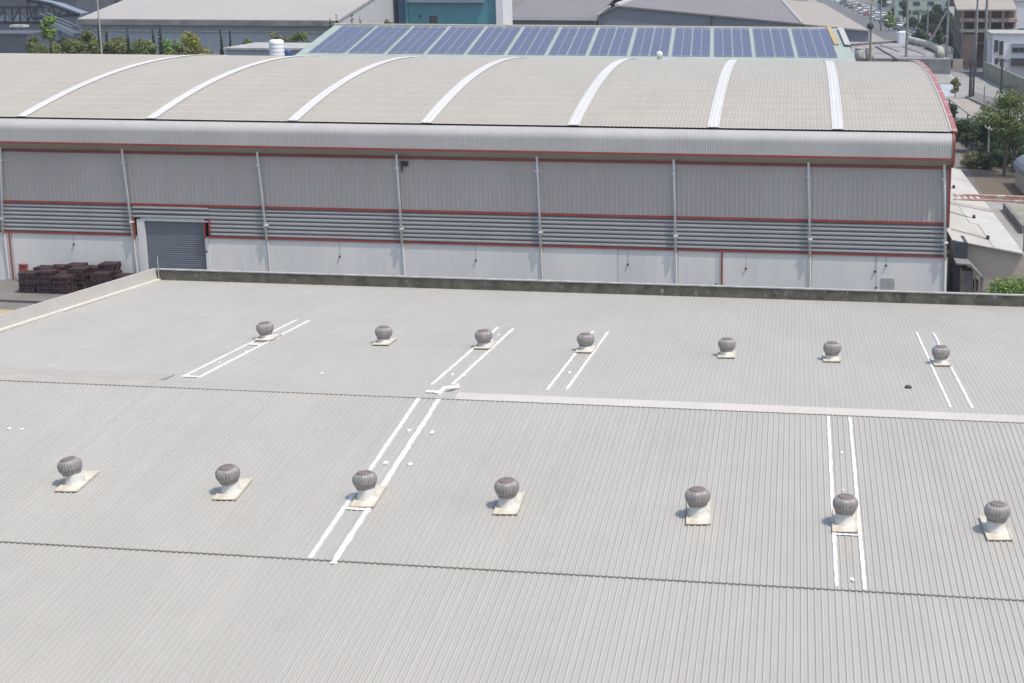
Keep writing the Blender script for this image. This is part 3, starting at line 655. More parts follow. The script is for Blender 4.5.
# one array of panels per pale gap; each half column is two panels wide
def solar_panel(par, u, d):
    b = MB(); n0 = len(b.v)
    c = [SPt(u, d, .09), SPt(u + pw, d, .09), SPt(u + pw, d + ph - .07, .09), SPt(u, d + ph - .07, .09)]
    b.add([q - Vector((0, 0, .05)) for q in c] + c, [(4, 5, 6, 7), (0, 1, 5, 4), (1, 2, 6, 5), (2, 3, 7, 6), (3, 0, 4, 7)])
    for i, uvv in zip((4, 5, 6, 7), ((0, 0), (1, 0), (1, 1), (0, 1))): b.uv[i] = uvv
    b.build('solar_panel', M['solar'], par)
nth = ['leftmost', 'second from left', 'third from left', 'fourth from left', 'fifth from left', 'sixth from left', 'middle one', 'sixth from right', 'fifth from right', 'fourth from right', 'third from right', 'second from right', 'rightmost']
for k in range(NG):
    gu = pu0 + k * gw
    ar = empty('solar_array', SPt(gu, .4), 'blue solar panel array on the mint roof, %s of thirteen' % nth[k], 'solar array', 'solar panel arrays on the mint green roof')
    for h_ in range(2):
        for r_ in range(NR): solar_panel(ar, gu + h_ * (pw + GP), .4 + r_ * ph)
    b = MB()
    for d in (.5, SLEN - .8):
        q0, q1 = SPt(gu, d, .02), SPt(gu + 2 * pw + .14, d, .02); b.tube([q0 + Vector((0, 0, .04)), q1 + Vector((0, 0, .04))], .04, 5)
    b.build('rail', M['pipe'], ar)

# small flat-roofed shed, tank and blue bin left of it
def boxthing(name, label, cat, x0, x1, ytop, v, depth, wallm, roofm, ov=.3, zt=None, group=None):
    u0, _, z = at(x0, ytop, v); u1 = at(x1, ytop, v)[0]
    z = zt if zt else z
    o = empty(name, P((u0 + u1) / 2, v, 0), label, cat, group)
    b = MB(); b.box(u0, u1, v, v + depth, 0, z - .25); b.build('wall', wallm, o)
    b = MB(); b.box(u0 - ov, u1 + ov, v - ov, v + depth + ov, z - .25, z); rf = b.build('roof', roofm, o)
    return o, u0, u1, z, rf
o, *_ = boxthing('small_shed', 'small shed with flat pale roof behind the warehouse, beside the white tank', 'shed', 226, 303, 47.5, 192, 12, M['agrey'], M['coping'])
u, v, z = at(277, 53, 186); zt = at(277, 39.5, 186)[2]
o = empty('water_tank', P(u, v, 0), 'white ribbed cylindrical water tank left of the solar roof', 'water tank')
prof = [(.86, z - 1.5)]; n = 6
for i in range(n): zz = z - 1.2 + (zt - z + 1.1) * i / n; prof += [(.86, zz), (.90, zz + .1), (.86, zz + .2)]
prof += [(.84, zt - .12), (.6, zt)]
b = MB(); b.lathe(prof, 24, P(u, v, 0)); b.build('drum', M['tank'], o, True)
b = MB()
for dx, dy in ((-.7, -.7), (.7, -.7), (.7, .7), (-.7, .7)): b.tube([P(u, v, 0) + Vector((dx, dy, 0)), P(u, v, z - 1.5) + Vector((dx * .8, dy * .8, 0))], .09, 6)
b.build('stand', M['pole'], o)
u, v, z = at(288, 52.5, 188); o = empty('blue_drum', P(u, v, 0), 'blue plastic drum on a stand right of the white tank', 'drum')
b = MB(); b.lathe([(.35, z - .6), (.4, z - .3), (.4, z + .15), (.3, z + .3)], 14, P(u, v, 0)); b.build('drum_body', M['bluepl'], o, True); b = MB(); b.lathe([(.3, 0), (.3, z - .62)], 8, P(u, v, 0)); b.build('stand', M['pole'], o)

# ---------------------------------------------------------------- pale hall (top left)
AV = 255.0
u0, _, z0 = at(79, 17.5, AV); u1, _, z1 = at(339, 22.5, AV); AZ = (z0 + z1) / 2 + .1
ah = empty('pale_hall', P((u0 + u1) / 2, AV, 0), 'long pale roofed industrial hall with blue grey walls behind the shrubs', 'building')
sl_ = .13
b = MB()
b.prismu([(AV - .6, AZ), (AV + 45, AZ + sl_ * 45.6), (AV + 90, AZ), (AV + 90, AZ - .3), (AV + 45, AZ + sl_ * 45.6 - .3), (AV - .6, AZ - .3)], u0, u1); b.build('roof', M['aroof'], ah)
b = MB(); b.box(u0 - .2, u1 + .2, AV - .9, AV - .62, AZ - .95, AZ - .12); b.build('gutter_band', M['aband'], ah)
b = MB(); b.box(u0 + .2, u1 - .2, AV, AV + .3, 0, AZ - .95); 
for i in range(26): uu = u0 + .5 + i * (u1 - u0 - 1) / 25; b.box(uu - .12, uu + .12, AV - .1, AV + .02, 0, AZ - 1)
b.build('wall', M['agrey'], ah)
for uu in (u0 + .2, u1 - .5):
    b = MB(); b.prismu([(AV + .32, 0), (AV + .32, AZ - .2), (AV + 45, AZ + sl_ * 45 - .3), (AV + 89, AZ - .3), (AV + 89, 0)], uu, uu + .3); b.build('gable_wall', mat('pale_gable_wall', (.44, .44, .45), .8, .06, .2), ah)
b = MB(); b.box(u0 + .1, u1 - .1, AV - .3, AV - .12, AZ - 2.0, AZ - 1.75); b.build('wall_band', M['coping'], ah)
# white block between hall and teal building
u0, _, _z = at(330, 0, 305); u1 = at(396, 0, 305)[0]
bl = empty('white_block', P((u0 + u1) / 2, 305, 0), 'tall plain off white block between the pale hall and the teal building', 'building')
b = MB(); b.box(u0, u1, 305, 330, 0, 22); b.build('wall', M['paint'], bl); b = MB(); b.box(u0 - .3, u1 + .3, 304.7, 330.3, 22, 22.5); b.build('roof', M['coping'], bl)
TV = 292.0
ua = at(396.5, 20, TV)[0]; ub = at(511.5, 20, TV)[0]
tb = empty('teal_building', P((ua + ub) / 2, TV, 0), 'teal walled building with white corner columns behind the solar roof', 'building')
X = lambda px: at(px, 20, TV)[0]; Z = lambda py: at(450, py, TV)[2]
b = MB(); b.box(X(399), X(498), TV, TV + 9, 0, 24); b.build('wall', M['teal'], tb)
b = MB(); b.box(X(399.5), X(405), TV - .5, TV - .01, 0, 24); b.build('column', M['navy'], tb)
b = MB(); b.box(X(405.5), X(408.5), TV - .25, TV - .01, 0, 24); b.build('column', M['teal'], tb)
b = MB(); b.box(X(497), X(504), TV - .8, TV + 9, 0, 24.3); b.build('column', M['paint'], tb)
b = MB(); b.box(X(408.5), X(485), TV - .9, TV - .01, Z(2.5), Z(-4)); b.build('canopy', M['railing'], tb)
b = MB(); b.box(X(429.5), X(437.5), TV - .12, TV - .01, Z(23.5), Z(16)); wn = b.build('window', M['glass'], tb)
b = MB(); b.box(X(429), X(438), TV - .16, TV - .13, Z(24), Z(23.6)); b.build('sill', M['coping'], wn)
b = MB(); b.box(X(419), X(421), TV - .2, TV - .01, Z(18), Z(15)); b.build('wall_box', M['navy'], tb)
b = MB(); b.box(X(399), X(504), TV, TV + 9, 24.3, 24.8); b.build('roof', M['coping'], tb)

# mauve-roofed factory halls
CV = 384.0; SHR = -.033
def hall(name, label, polyx, v, depth, wallm, roofm, line=None):
    pts = [(at(x, y, v)[0], at(x, y, v)[2]) for x, y in polyx]
    o = empty(name, P(sum(p[0] for p in pts) / len(pts), v, 0), label, 'building')
    wall = [(pts[0][0], 0)] + pts + [(pts[-1][0], 0)]
    b = MB(); b.prism(wall, v, v + depth, sh=SHR); b.build('wall', wallm, o)
    for i in range(len(pts) - 1):
        (a0, a1), (c0, c1) = pts[i], pts[i + 1]
        b = MB(); b.prism([(a0, a1 + .05), (c0, c1 + .05), (c0, c1 + .4), (a0, a1 + .4)], v - .6, v + depth + .5, sh=SHR); b.build('roof', roofm, o)
    return o, pts
o, pts = hall('gabled_factory', 'wide gabled factory with mauve grey roof and slate blue end wall', [(598, 17), (617, 7), (802, 25)], CV, 220, M['slate'], M['mauve'])
b = MB(); b.tube([P(pts[1][0], CV - .6, pts[1][1] + .5), P(pts[1][0] + SHR * 220, CV + 220, pts[1][1] + .5)], .5, 6); b.build('ridge_cap', M['mauvel'], o)
b = MB(); b.tube([P(pts[2][0], CV - .6, pts[2][1] + .5), P(pts[2][0] + SHR * 220, CV + 220, pts[2][1] + .5)], .35, 6); b.build('gutter', M['mauvel'], o)
b = MB(); b.tube([P(pts[0][0], CV - .8, pts[0][1] + .4), P(pts[1][0] - 1.5, CV - .8, pts[1][1] + .2)], .35, 6); b.build('verge_trim', M['mauvel'], o)
up = at(711.5, 20, CV)[0]; b = MB(); b.tube([P(up, CV - .3, 0), P(up, CV - .3, at(711, 15, CV)[2])], .18, 6); b.build('downpipe', M['dark'], o)
o, pts = hall('side_factory', 'low factory wing with mauve roof beside the street', [(803, 25.5), (869, 31.8)], CV + 4, 220, M['slate'], M['tanroof'])
# long eaved hall left of the gable
u0 = at(505, 18, CV + 3)[0]; u1, _, z1 = at(600, 16.5, CV + 3)
lh = empty('eaved_factory', P((u0 + u1) / 2, CV + 3, 0), 'long eaved factory with mauve roof between the teal building and the gable', 'building')
b = MB(); b.prismu([(CV + 2, z1), (CV + 60, z1 + 4.5), (CV + 120, z1), (CV + 120, z1 - .3), (CV + 60, z1 + 4.2), (CV + 2, z1 - .3)], u0, u1 - 1); b.build('roof', M['mauve'], lh)
b = MB(); b.box(u0, u1 - .5, CV + 1.5, CV + 2.0, z1 - .9, z1 + .05); b.build('gutter', M['mauvel'], lh)
b = MB(); b.box(u0, u1 - 1, CV + 3, CV + 119, 0, z1 - .31); b.build('wall', M['slate'], lh)

# ---------------------------------------------------------------- footbridge, top left
FB = 270.0
def A3(px, py, v=FB): u, v, z = at(px, py, v); return P(u, v, z)
fb = empty('footbridge', P(at(38, 30, FB)[0], FB, 0), 'dark steel covered footbridge with arched truss and stairs at the top left', 'footbridge')
b = MB(); 
ua, _, zd = at(-25, 21, FB); ub = at(36, 19, FB)[0]
b.box(ua, ub, FB, FB + 4, zd - .5, zd); b.build('deck', M['steel'], fb)
b = MB(); 
ztp = at(10, 7, FB)[2]
b.box(ua, ub, FB - .15, FB, ztp - .25, ztp); b.box(ua, ub, FB + 4, FB + 4.15, ztp - .25, ztp)
for i in range(9):
    t = ua + (ub - ua) * i / 8; b.box(t - .12, t + .12, FB - .15, FB, zd, ztp)
    if i < 8: b.tube([P(t, FB - .07, zd + .1), P(t + (ub - ua) / 8, FB - .07, ztp - .1)] if i % 2 else [P(t, FB - .07, ztp - .1), P(t + (ub - ua) / 8, FB - .07, zd + .1)], .12, 5)
b.build('truss', M['steel'], fb)
b = MB(); b.box(ua, ub, FB - .02, FB + .02, zd + .1, zd + 1.1); b.build('railing', M['railing'], fb)
b = MB(); cv_ = [A3(27, 0), A3(40, 2), A3(52, 4.5), A3(64, 9), A3(79, 14.5)]
b.tube(cv_, .35, 6); b.tube([p + Vector((0, 4, 0)) for p in cv_], .35, 6)
low = [A3(33, 19), A3(45, 17), A3(56, 16), A3(70, 15.5), A3(79, 15)]; b.tube(low, .22, 6)
for p, q in zip(cv_, low): b.tube([p, q], .15, 5)
for p, q in zip(cv_[1:], low): b.tube([p, q], .1, 5)
b.build('arched_truss', M['steel'], fb)
b = MB()
for i in range(len(cv_) - 1):
    p, q = cv_[i], cv_[i + 1]; r_, s_ = p + Vector((0, 4, 0.05)), q + Vector((0, 4, .05)); b.add([p, q, s_, r_, p + Vector((0, 0, .12)), q + Vector((0, 0, .12)), s_ + Vector((0, 0, .12)), r_ + Vector((0, 0, .12))], [(0, 1, 2, 3), (4, 5, 6, 7), (0, 1, 5, 4), (2, 3, 7, 6)])
b.build('canopy', M['railing'], fb)
b = MB(); s0, s1 = A3(47, 19), A3(80, 33); n = 18
for i in range(n):
    p = s0.lerp(s1, i / n); b.box(p.x, p.x + .55, FB - 2.2, FB - .2, p.z - .12, p.z, sk=False)
st = b.build('stairs', M['railing'], fb)
for dy in (-2.3, -.15):
    b = MB(); b.add([s0 + Vector((0, dy, -.5)), s1 + Vector((0, dy, -.5)), s1 + Vector((0, dy, 0.0)), s0 + Vector((0, dy, 0.0))] + [s0 + Vector((0, dy + .1, -.5)), s1 + Vector((0, dy + .1, -.5)), s1 + Vector((0, dy + .1, 0)), s0 + Vector((0, dy + .1, 0))], [(0, 1, 2, 3), (7, 6, 5, 4), (3, 2, 6, 7), (0, 4, 5, 1)])
    b.tube([s0 + Vector((0, dy, 1.1)), s1 + Vector((0, dy, 1.1))], .09, 5); b.build('stair_rail', M['railing'], fb)
b = MB(); 
for px in (38, 3): p = A3(px, 25); b.tube([Vector((p.x, FB + 2, 0)), Vector((p.x, FB + 2, zd - .5))], .6, 10)
b.tube([A3(62, 24) + Vector((0, -1.2, 0)), Vector((A3(62, 24).x, FB - 1.2, 0))], .3, 8)
b.build('pier', M['railing'], fb)
# small canopy sign posts and low wall, dark backing buildings
o = empty('bus_shelter', P(at(14, 40, 240)[0], 240, 0), 'small pale canopy on thin posts before the footbridge', 'shelter')
u0, _, z = at(9, 25, 240); u1 = at(23, 25, 240)[0]; b = MB(); b.box(u0, u1, 240, 242, z - .35, z); b.build('canopy', M['mauvel'], o)
b = MB()
for t in (u0 + .2, u1 - .2): b.tube([P(t, 241, 0), P(t, 241, z - .35)], .09, 6)
b.build('posts', M['pole'], o)
boxthing('left_wall_building', 'low dark blue grey shed behind the warehouse at the left edge', 'building', -30, 27, 33, 225, 10, M['dim'], M['dim'], .05)
boxthing('station_building', 'dark blue grey building behind the footbridge', 'building', -60, 75, -14, 330, 20, M['dim'], M['railing'], .4)
o, u0, u1, z, _ = boxthing('window_block', 'grey building with a strip window left of the pale hall', 'building', 80, 126, -9, 350, 20, M['slate'], M['coping'], .2)
b = MB(); zz = at(88, 9, 350)[2]; b.box(at(81, 9, 350)[0], at(92, 9, 350)[0], 349.85, 349.99, zz, zz + 1.1); b.build('window', M['mauvel'], o)
b = MB(); zz = at(88, 4, 350)[2]; b.box(u0, u1, 349.85, 349.99, zz, zz + .8); b.build('window_strip', M['glass'], o)

# thin lamp mast at the left
def pole(px, yb, yt, r, label, v=None, name='utility_pole', m='pole', arms=0, group='utility poles along the street', cat='pole'):
    if v is None: u, v, _ = gr(px, yb)
    else: u = at(px, 50, v)[0]
    z = at(px, yt, v)[2]
    o = empty(name, P(u, v, 0), label, cat, group)
    b = MB(); b.tube([P(u, v, 0), P(u, v, z)], r, 8, r * .65); b.build('mast', M[m], o)
    for k in range(arms):
        b = MB(); zz = z - .5 - k * 1.0; b.box(u - 1.1, u + 1.1, v - .06, v + .06, zz - .06, zz + .06)
        for t in (-1, -.5, .5, 1): b.lathe([(.05, 0), (.1, .08), (.05, .25)], 8, P(u + t, v, zz + .06))
        b.build('cross_arm', M['dark'], o)
    return o, u, v, z
pole(101.5, None, -20, .13, 'slim pale lamp mast beside the tallest cypress', v=200, name='lamp_mast', m='coping', group=None, cat='lamp mast')

# ---------------------------------------------------------------- street on the right
p1 = gr(898, 32); p2 = gr(1010, 85)
RD = (p1[0] - p2[0]) / (p1[1] - p2[1])
def road_u(v, off=0): return p1[0] + RD * (v - p1[1]) + off
def along(name, o0, o1, z, m, v0=300, v1=1500): return sheet(name, [(road_u(v0, o0), v0), (road_u(v0, o1), v0), (road_u(v1, o1), v1), (road_u(v1, o0), v1)], z, m)
along('road', -8.5, 8.5, .006, M['asphalt'])
for (o0, o1, nm) in ((-13, -8.5, 'pavement'), (8.5, 12, 'pavement')):
    b = MB(); v0, v1 = 300, 1500; pts = [(road_u(v0, o0), v0), (road_u(v0, o1), v0), (road_u(v1, o1), v1), (road_u(v1, o0), v1)]
    b.add([P(u, v, 0.0) for u, v in pts] + [P(u, v, .13) for u, v in pts], [(4, 5, 6, 7), (0, 1, 5, 4), (1, 2, 6, 5), (2, 3, 7, 6), (3, 0, 4, 7)]); tag(b.build(nm, M['pave']), kind='structure')
b = MB()
for k in range(60):
    v = 304 + k * 12; b.add([P(road_u(v, -.08), v, .01), P(road_u(v, .08), v, .01), P(road_u(v + 4, .08), v + 4, .01), P(road_u(v + 4, -.08), v + 4, .01)], [(0, 1, 2, 3)])
tag(b.build('lane_marking', M['seal']), kind='structure')

def make_car(col, nm):
    r = empty(nm, (0, 0, 0), 'x', 'car')
    b = MB(); W = .88
    side = [(-2.2, .35), (-2.2, .75), (-2.05, .88), (-1.0, 1.0), (1.3, 1.02), (2.0, .92), (2.2, .70), (2.2, .35)]
    n = len(side); pts = [(-W, y, z) for y, z in side] + [(W, y, z) for y, z in side]
    b.add(pts, [tuple(range(n)), tuple(range(2 * n - 1, n - 1, -1))] + [(i, i + n, (i + 1) % n + n, (i + 1) % n) for i in range(n)])
    roof = [(-.45, 1.40), (.95, 1.42)]; b.add([(-.68, -.4, 1.42), (.68, -.4, 1.42), (.68, 1.0, 1.42), (-.68, 1.0, 1.42), (-.7, -.4, 1.46), (.7, -.4, 1.46), (.7, 1.0, 1.46), (-.7, 1.0, 1.46)], [(0, 3, 2, 1), (4, 5, 6, 7), (0, 1, 5, 4), (1, 2, 6, 5), (2, 3, 7, 6), (3, 0, 4, 7)])
    b.build('body', M[col], r)
    b = MB(); b.add([(-.82, -1.15, .98), (.82, -1.15, .98), (.82, 1.7, 1.0), (-.82, 1.7, 1.0), (-.68, -.4, 1.42), (.68, -.4, 1.42), (.68, 1.0, 1.42), (-.68, 1.0, 1.42)], [(4, 5, 6, 7), (0, 1, 5, 4), (1, 2, 6, 5), (2, 3, 7, 6), (3, 0, 4, 7)]); b.build('windows', M['glass'], r)
    for x in (-.86, .86):
        for y in (-1.4, 1.4):
            b = MB(); b.tube([(x - .1, y, .33), (x + .1, y, .33)], .33, 14); b.build('wheel', M['tyre'], r)
    return r
protos = {}; ci = 0; cols = ['c_white', 'c_silver', 'c_dark', 'c_dark', 'c_white', 'c_blue', 'c_silver', 'c_white', 'c_dark', 'c_silver', 'c_dark', 'c_red']
cn = {'c_white': 'white', 'c_silver': 'silver', 'c_dark': 'dark', 'c_blue': 'blue', 'c_red': 'red'}
nw = ['first', 'second', 'third', 'fourth', 'fifth', 'sixth', 'seventh', 'eighth', 'ninth', 'tenth', 'eleventh', 'twelfth', 'thirteenth', 'fourteenth', 'fifteenth', 'sixteenth', 'seventeenth', 'eighteenth', 'nineteenth', 'twentieth', 'twenty-first', 'twenty-second', 'twenty-third', 'twenty-fourth']
rnd = random.Random(3)
for row, off, vst, cnt, gl in (('left', 1.0, 470, 18, 6.0), ('middle', 3.8, 455, 18, 6.4), ('right', 6.8, 430, 22, 6.4)):
    for k in range(cnt):
        v = vst + k * (gl + k * .9) + rnd.uniform(-.5, .5)
        if v > 860: continue
        c = cols[rnd.randrange(len(cols))]
        if c not in protos: protos[c] = make_car(c, 'parked_car'); o = protos[c]
        else: o = copy_tree(protos[c])
        o.location = P(road_u(v, off), v, .01); o.rotation_euler = (0, 0, math.atan(-(K + RD)) + rnd.choice([0, pi]))
        o['label'] = '%s car, %s from the near end of the %s car line on the street' % (cn[c], nw[k], row); o['category'] = 'car'; o['group'] = 'cars lined up along the far street'

# ------- low buildings right behind the solar roof
FZ = 2.8
q = [gr(853, 59, FZ), gr(951, 60, FZ), gr(903, 41, FZ), gr(850, 41, FZ)]
fl = empty('flat_roofed_workshop', P(q[1][0] - 8, q[1][1], 0), 'low workshop with patched grey flat roof right of the solar hall', 'building')
top = [P(p[0], p[1], FZ) for p in q]; bot = [P(p[0], p[1], 0) for p in q]
b = MB(); b.add(bot + top, [(0, 1, 5, 4), (1, 2, 6, 5), (2, 3, 7, 6), (3, 0, 4, 7), (4, 5, 6, 7)]); b.build('wall', M['aband'], fl)
b = MB(); t2 = [p + Vector((0, 0, .02)) for p in top]; t3 = [p + Vector((0, 0, .2)) for p in top]; b.add(t2 + t3, [(4, 5, 6, 7), (0, 1, 5, 4), (1, 2, 6, 5), (2, 3, 7, 6), (3, 0, 4, 7)]); fr = b.build('roof', mat('patched_roof', (.34, .32, .32), .9, .2, .3, fine=(.16, .50, (.19, .18, .19))), fl)
zz = FZ + .2
def rp(px, py, dz=0.0): p = gr(px, py, zz); return P(p[0], p[1], zz + dz)
b = MB(); b.tube([rp(876, 47), rp(884, 52), rp(891, 56), rp(897, 60)], .25, 6); b.build('roof_joint', M['dark'], fr)
b = MB(); b.tube([rp(852, 46, .2), rp(903, 42, .2)], .3, 6); b.build('parapet', M['brown'], fr)
for px0, py0, px1, py1 in ((880, 45, 899, 52), (903, 47, 925, 55), (860, 50, 872, 54)):
    b = MB(); b.tube([rp(px0, py0, .02), rp(px1, py1, .02)], .18, 5); b.build('roof_seam', M['aband'], fr)
o = empty('roof_duct', rp(925, 48), 'long pale mossy duct lying along the edge of the workshop roof', 'duct')
b = MB(); b.tube([rp(907, 42, .8), rp(912, 44, .8), rp(918, 45.5, .8), rp(928, 48, .8), rp(935, 51, .8), rp(940, 54, .8), rp(941, 58, .8)], .75, 10); b.build('duct_body', M['mossy_pale'], o, True)
o = empty('roof_tank', rp(902, 43), 'white square tank at the far corner of the workshop roof', 'tank')
p = rp(902, 43); b = MB(); b.lathe([(1.25, 0), (1.25, 2.3), (1.3, 2.4), (1.2, 2.5), (.5, 2.7)], 6, p); b.build('tank_body', M['tank'], o)
for px, m_, lb in ((859, 'coping', 'grey metal roof unit, left of two at the workshop edge'), (869.5, 'tan', 'tan brown drum, right of two units at the workshop edge')):
    p = rp(px, 58.5); o = empty('roof_unit', p, lb, 'roof unit'); b = MB(); b.lathe([(.7, 0), (.85, .4), (.85, 1.75), (.7, 1.9)], 14, p); b.build('casing', M[m_], o, True); b = MB(); b.lathe([(.9, 1.85), (.9, 2.0), (.2, 2.15)], 14, p); b.build('lid', M['coping'], o, True)
q = [gr(*p) for p in ((905, 78), (950, 71), (984, 78), (1075, 124), (1100, 150), (1005, 132), (960, 118), (905, 100))]
sheet('forecourt', [(p[0], p[1]) for p in q], .014, M['pave'])
q = [gr(*p) for p in ((918, 78), (950, 72), (958, 84), (953, 96), (920, 99))]
sheet('forecourt_slab', [(p[0], p[1]) for p in q], .018, mat('pale_blue_slab', (.40, .43, .46), .9, .08, .3))
# tan roofed carport
def slab(name, label, cat, pix, z, th, m, post=True, wm='pole'):
    q = [gr(x, y, zz_) for (x, y), zz_ in zip(pix, z)]
    c = sum((P(a[0], a[1], 0) for a in q), Vector()) / len(q)
    o = empty(name, c, label, cat)
    t = [P(*a) for a in q]; n = len(t); b = MB(); b.add([p - Vector((0, 0, th)) for p in t] + t, [tuple(range(n, 2 * n)), tuple(range(n - 1, -1, -1))] + [(i, (i + 1) % n, (i + 1) % n + n, i + n) for i in range(n)]); b.build('roof', m, o)
    if post:
        for p in t:
            p2 = p.lerp(Vector((c.x, c.y, p.z)), .06); b = MB(); b.tube([Vector((p2.x, p2.y, 0)), Vector((p2.x, p2.y, p.z - th))], .12, 6); b.build('post', M[wm], o)
    return o
slab('carport', 'tan roofed open carport beyond the right end of the warehouse', 'carport', [(948, 98), (990, 130), (1006, 124), (968, 99)], [3.2, 3.2, 3.5, 3.5], .15, M['tanroof'])
slab('street_slab', 'grey concrete roofed passage beside the street', 'carport', [(965, 96), (1000, 112), (1000, 100), (975, 92)], [.3, .3, .3, .3], .25, M['concrete'], post=False)

# lean-to roof along the right side of the warehouse
LF_V, LB_V = 108.5, 152.0
uA, _, zA = at(952, 239.5, LF_V); uB, _, zB = at(1024.5, 254, LF_V)
lt = empty('lean_to', P((uA + uB) / 2, LF_V, 0), 'lean-to with pale patched sheet roof and tan wall beside the warehouse', 'lean-to shed')
def slope_panel(v0, v1, f0, f1, dz, name, m, par):
    b = MB(); g_ = lambda f_: (uA + (uB - uA) * f_, zA + (zB - zA) * f_)
    n = 12; 
    pts = []
    for v in (v0, v1):
        for i in range(n + 1):
            u, z = g_(f0 + (f1 - f0) * i / n); pts.append(P(u, v, z + dz))
    m_ = len(pts); pts += [p - Vector((0, 0, .06)) for p in pts]
    f = [(i, i + 1, n + 1 + i + 1, n + 1 + i) for i in range(n)] + [(i + m_, i + 1 + m_, i + 1, i) for i in range(n)] + [(n, n + m_, 2 * n + 1 + m_, 2 * n + 1)]
    b.add(pts, f); return b.build(name, m, par)
lr = slope_panel(LF_V, 126.5, 0, 1, 0, 'roof', M['leanroof'], lt); slope_panel(126.8, LB_V, 0, 1, .02, 'roof', M['leanroof'], lt)
slope_panel(LF_V + .05, 118, .58, .995, .035, 'pale_sheet', M['leanroofw'], lr); slope_panel(118, 126, .45, .98, .035, 'pale_sheet', M['leanroofw'], lr)
for k, v in enumerate((112, 121, 137)):
    b = MB(); f_ = .15; b.tube([P(uA + .3, v + .6, zA + .05), P(uA + (uB - uA) * .55, v - .3, zA + (zB - zA) * .55 + .05)], .035, 6); b.build('sheet_joint', M['aband'], lr)
    b = MB(); b.lathe([(.12, 0), (.12, .25), (.05, .3)], 8, P(uA + (uB - uA) * .57, v - .3, zA + (zB - zA) * .57)); b.build('roof_stub', M['dark'], lr)
b = MB(); uw = at(967.5, 250, LF_V + .4)[0]
b.prism([(uw, 0), (uB + 3, 0), (uB + 3, zB - .75), (uw, zA + (zB - zA) * (uw - uA) / (uB - uA) - .08)], LF_V + .4, LF_V + .6); b.build('front_wall', M['tan'], lt)
b = MB(); b.box(uB - .4, uB - .2, LF_V + .7, LB_V, 0, zB - .1); b.box(uA + .6, uw, LF_V + 3, LF_V + 3.2, 0, zA - .8); b.build('side_wall', M['tan'], lt)
# dark dwelling under its edge
o = empty('timber_shed', P(*at(966, 285, 106.8)), 'small dark roofed timber shed in the gap at the warehouse corner', 'shed')
u0, v_, _ = at(961.5, 285, 106.6); u1 = at(973, 285, 106.6)[0]; zt = at(966, 271, 106.6)[2]
b = MB()
for i in range(7):
    t = u0 + (u1 - u0) * i / 7; b.box(t, t + (u1 - u0) / 7 - .02, 106.6, 107.9, 0, zt)
b.build('board_wall', M['wood'], o)
b = MB(); ue = at(984, 275, 106.6)[0]; b.prism([(u0 - .4, zt + .55), (ue - .9, zt + .5), (ue, zt - .45), (ue, zt - .53), (ue - .9, zt + .42), (u0 - .4, zt + .45)], 106.3, 108.3); b.build('roof', M['aband'], o)
b = MB(); b.box(u1 + .1, ue - .3, 106.7, 107.6, .3, zt - .7); b.build('storage_box', M['brown'], o)
for t in (u1 + .1, u1 + .6, ue - .2):
    b = MB(); b.tube([P(t, 106.5, 0), P(t, 106.5, zt - .3)], .05, 6); b.build('post', M['wood'], o)
o = empty('dark_cabin', P(*at(960, 255, 108)), 'dark blue container cabin between the warehouse and the lean-to', 'cabin')
u0 = at(954, 255, 108.2)[0]; u1 = at(967.3, 255, 108.2)[0]; b = MB(); b.box(u0, u1, 108.2, 111, 0, at(960, 242.5, 108.2)[2]); b.build('cabin_wall', mat('dark_blue_cabin', (.035, .042, .06), .6), o)
b = MB(); b.box(u0 + .1, u1 - .1, 108.08, 108.19, .9, 1.9); b.build('window', M['glass'], o)

# bare ground, pipe bridge, hut, planter at the far right
q = [gr(958, 150), gr(1060, 150), gr(1060, 212), gr(985, 198)]
sheet('bare_ground', [(p[0], p[1]) for p in q], .012, M['soil'])
q = [gr(985, 199), gr(1100, 215), gr(1100, 330), gr(1000, 300)]
sheet('path', [(p[0], p[1]) for p in q], .016, M['pave'])
o = empty('pipe_bridge', P(*gr(990, 212)), 'red and white pipe bridge crossing beside the lean-to roof', 'pipe rack')
v = 127.5; p0_, p1_ = at(953, 194.5, v), at(1040, 197.5, v)
b = MB()
for dz in (0, .35): b.tube([P(p0_[0], v, p0_[2] - dz), P(p1_[0], v, p1_[2] - dz)], .1, 6)
for i in range(14):
    t = i / 14; b.tube([P(p0_[0] + (p1_[0] - p0_[0]) * t, v, p0_[2]), P(p0_[0] + (p1_[0] - p0_[0]) * (t + .07), v, p0_[2] - .35)], .06, 5)
b.build('truss', M['brick'], o)
b = MB(); b.tube([P(p1_[0] - 1, v, 0), P(p1_[0] - 1, v, p0_[2] - .3)], .12, 6); b.build('post', M['pole'], o)
# barrel-roofed hut
u0, v0, _ = gr(1010, 197); u0 += 1.6; o = empty('barrel_roofed_hut', P(u0, v0, 0), 'small tan hut with grey barrel roof at the right edge', 'hut')
hz = at(1010, 178, v0)[2]; b = MB(); b.box(u0, u0 + 5, v0, v0 + 9, 0, hz); b.build('wall', M['tan'], o)
b = MB(); poly = [(u0 + 2.5 - 2.8 * cos(a * pi / 12), hz + 1.5 * sin(a * pi / 12)) for a in range(13)]; b.prism(poly, v0 - .3, v0 + 9.4); b.build('barrel_roof', M['slate'], o)
q = gr(1004, 212); o = empty('planter_wall', P(q[0] + 2, q[1] - 2, 0), 'dark low planter bed by the path at the right edge', 'planter')
b = MB(); u_, v_ = q[0], q[1]; b.prismu([(v_ - 12, 0), (v_ + 1, 0), (v_ + 1, .7), (v_ - 12, .7)], u_, u_ + .3); b.prismu([(v_ - 12, 0), (v_ + 1, 0), (v_ + 1, .7), (v_ - 12, .7)], u_ + 3.5, u_ + 3.8); b.build('rim', M['aband'], o)
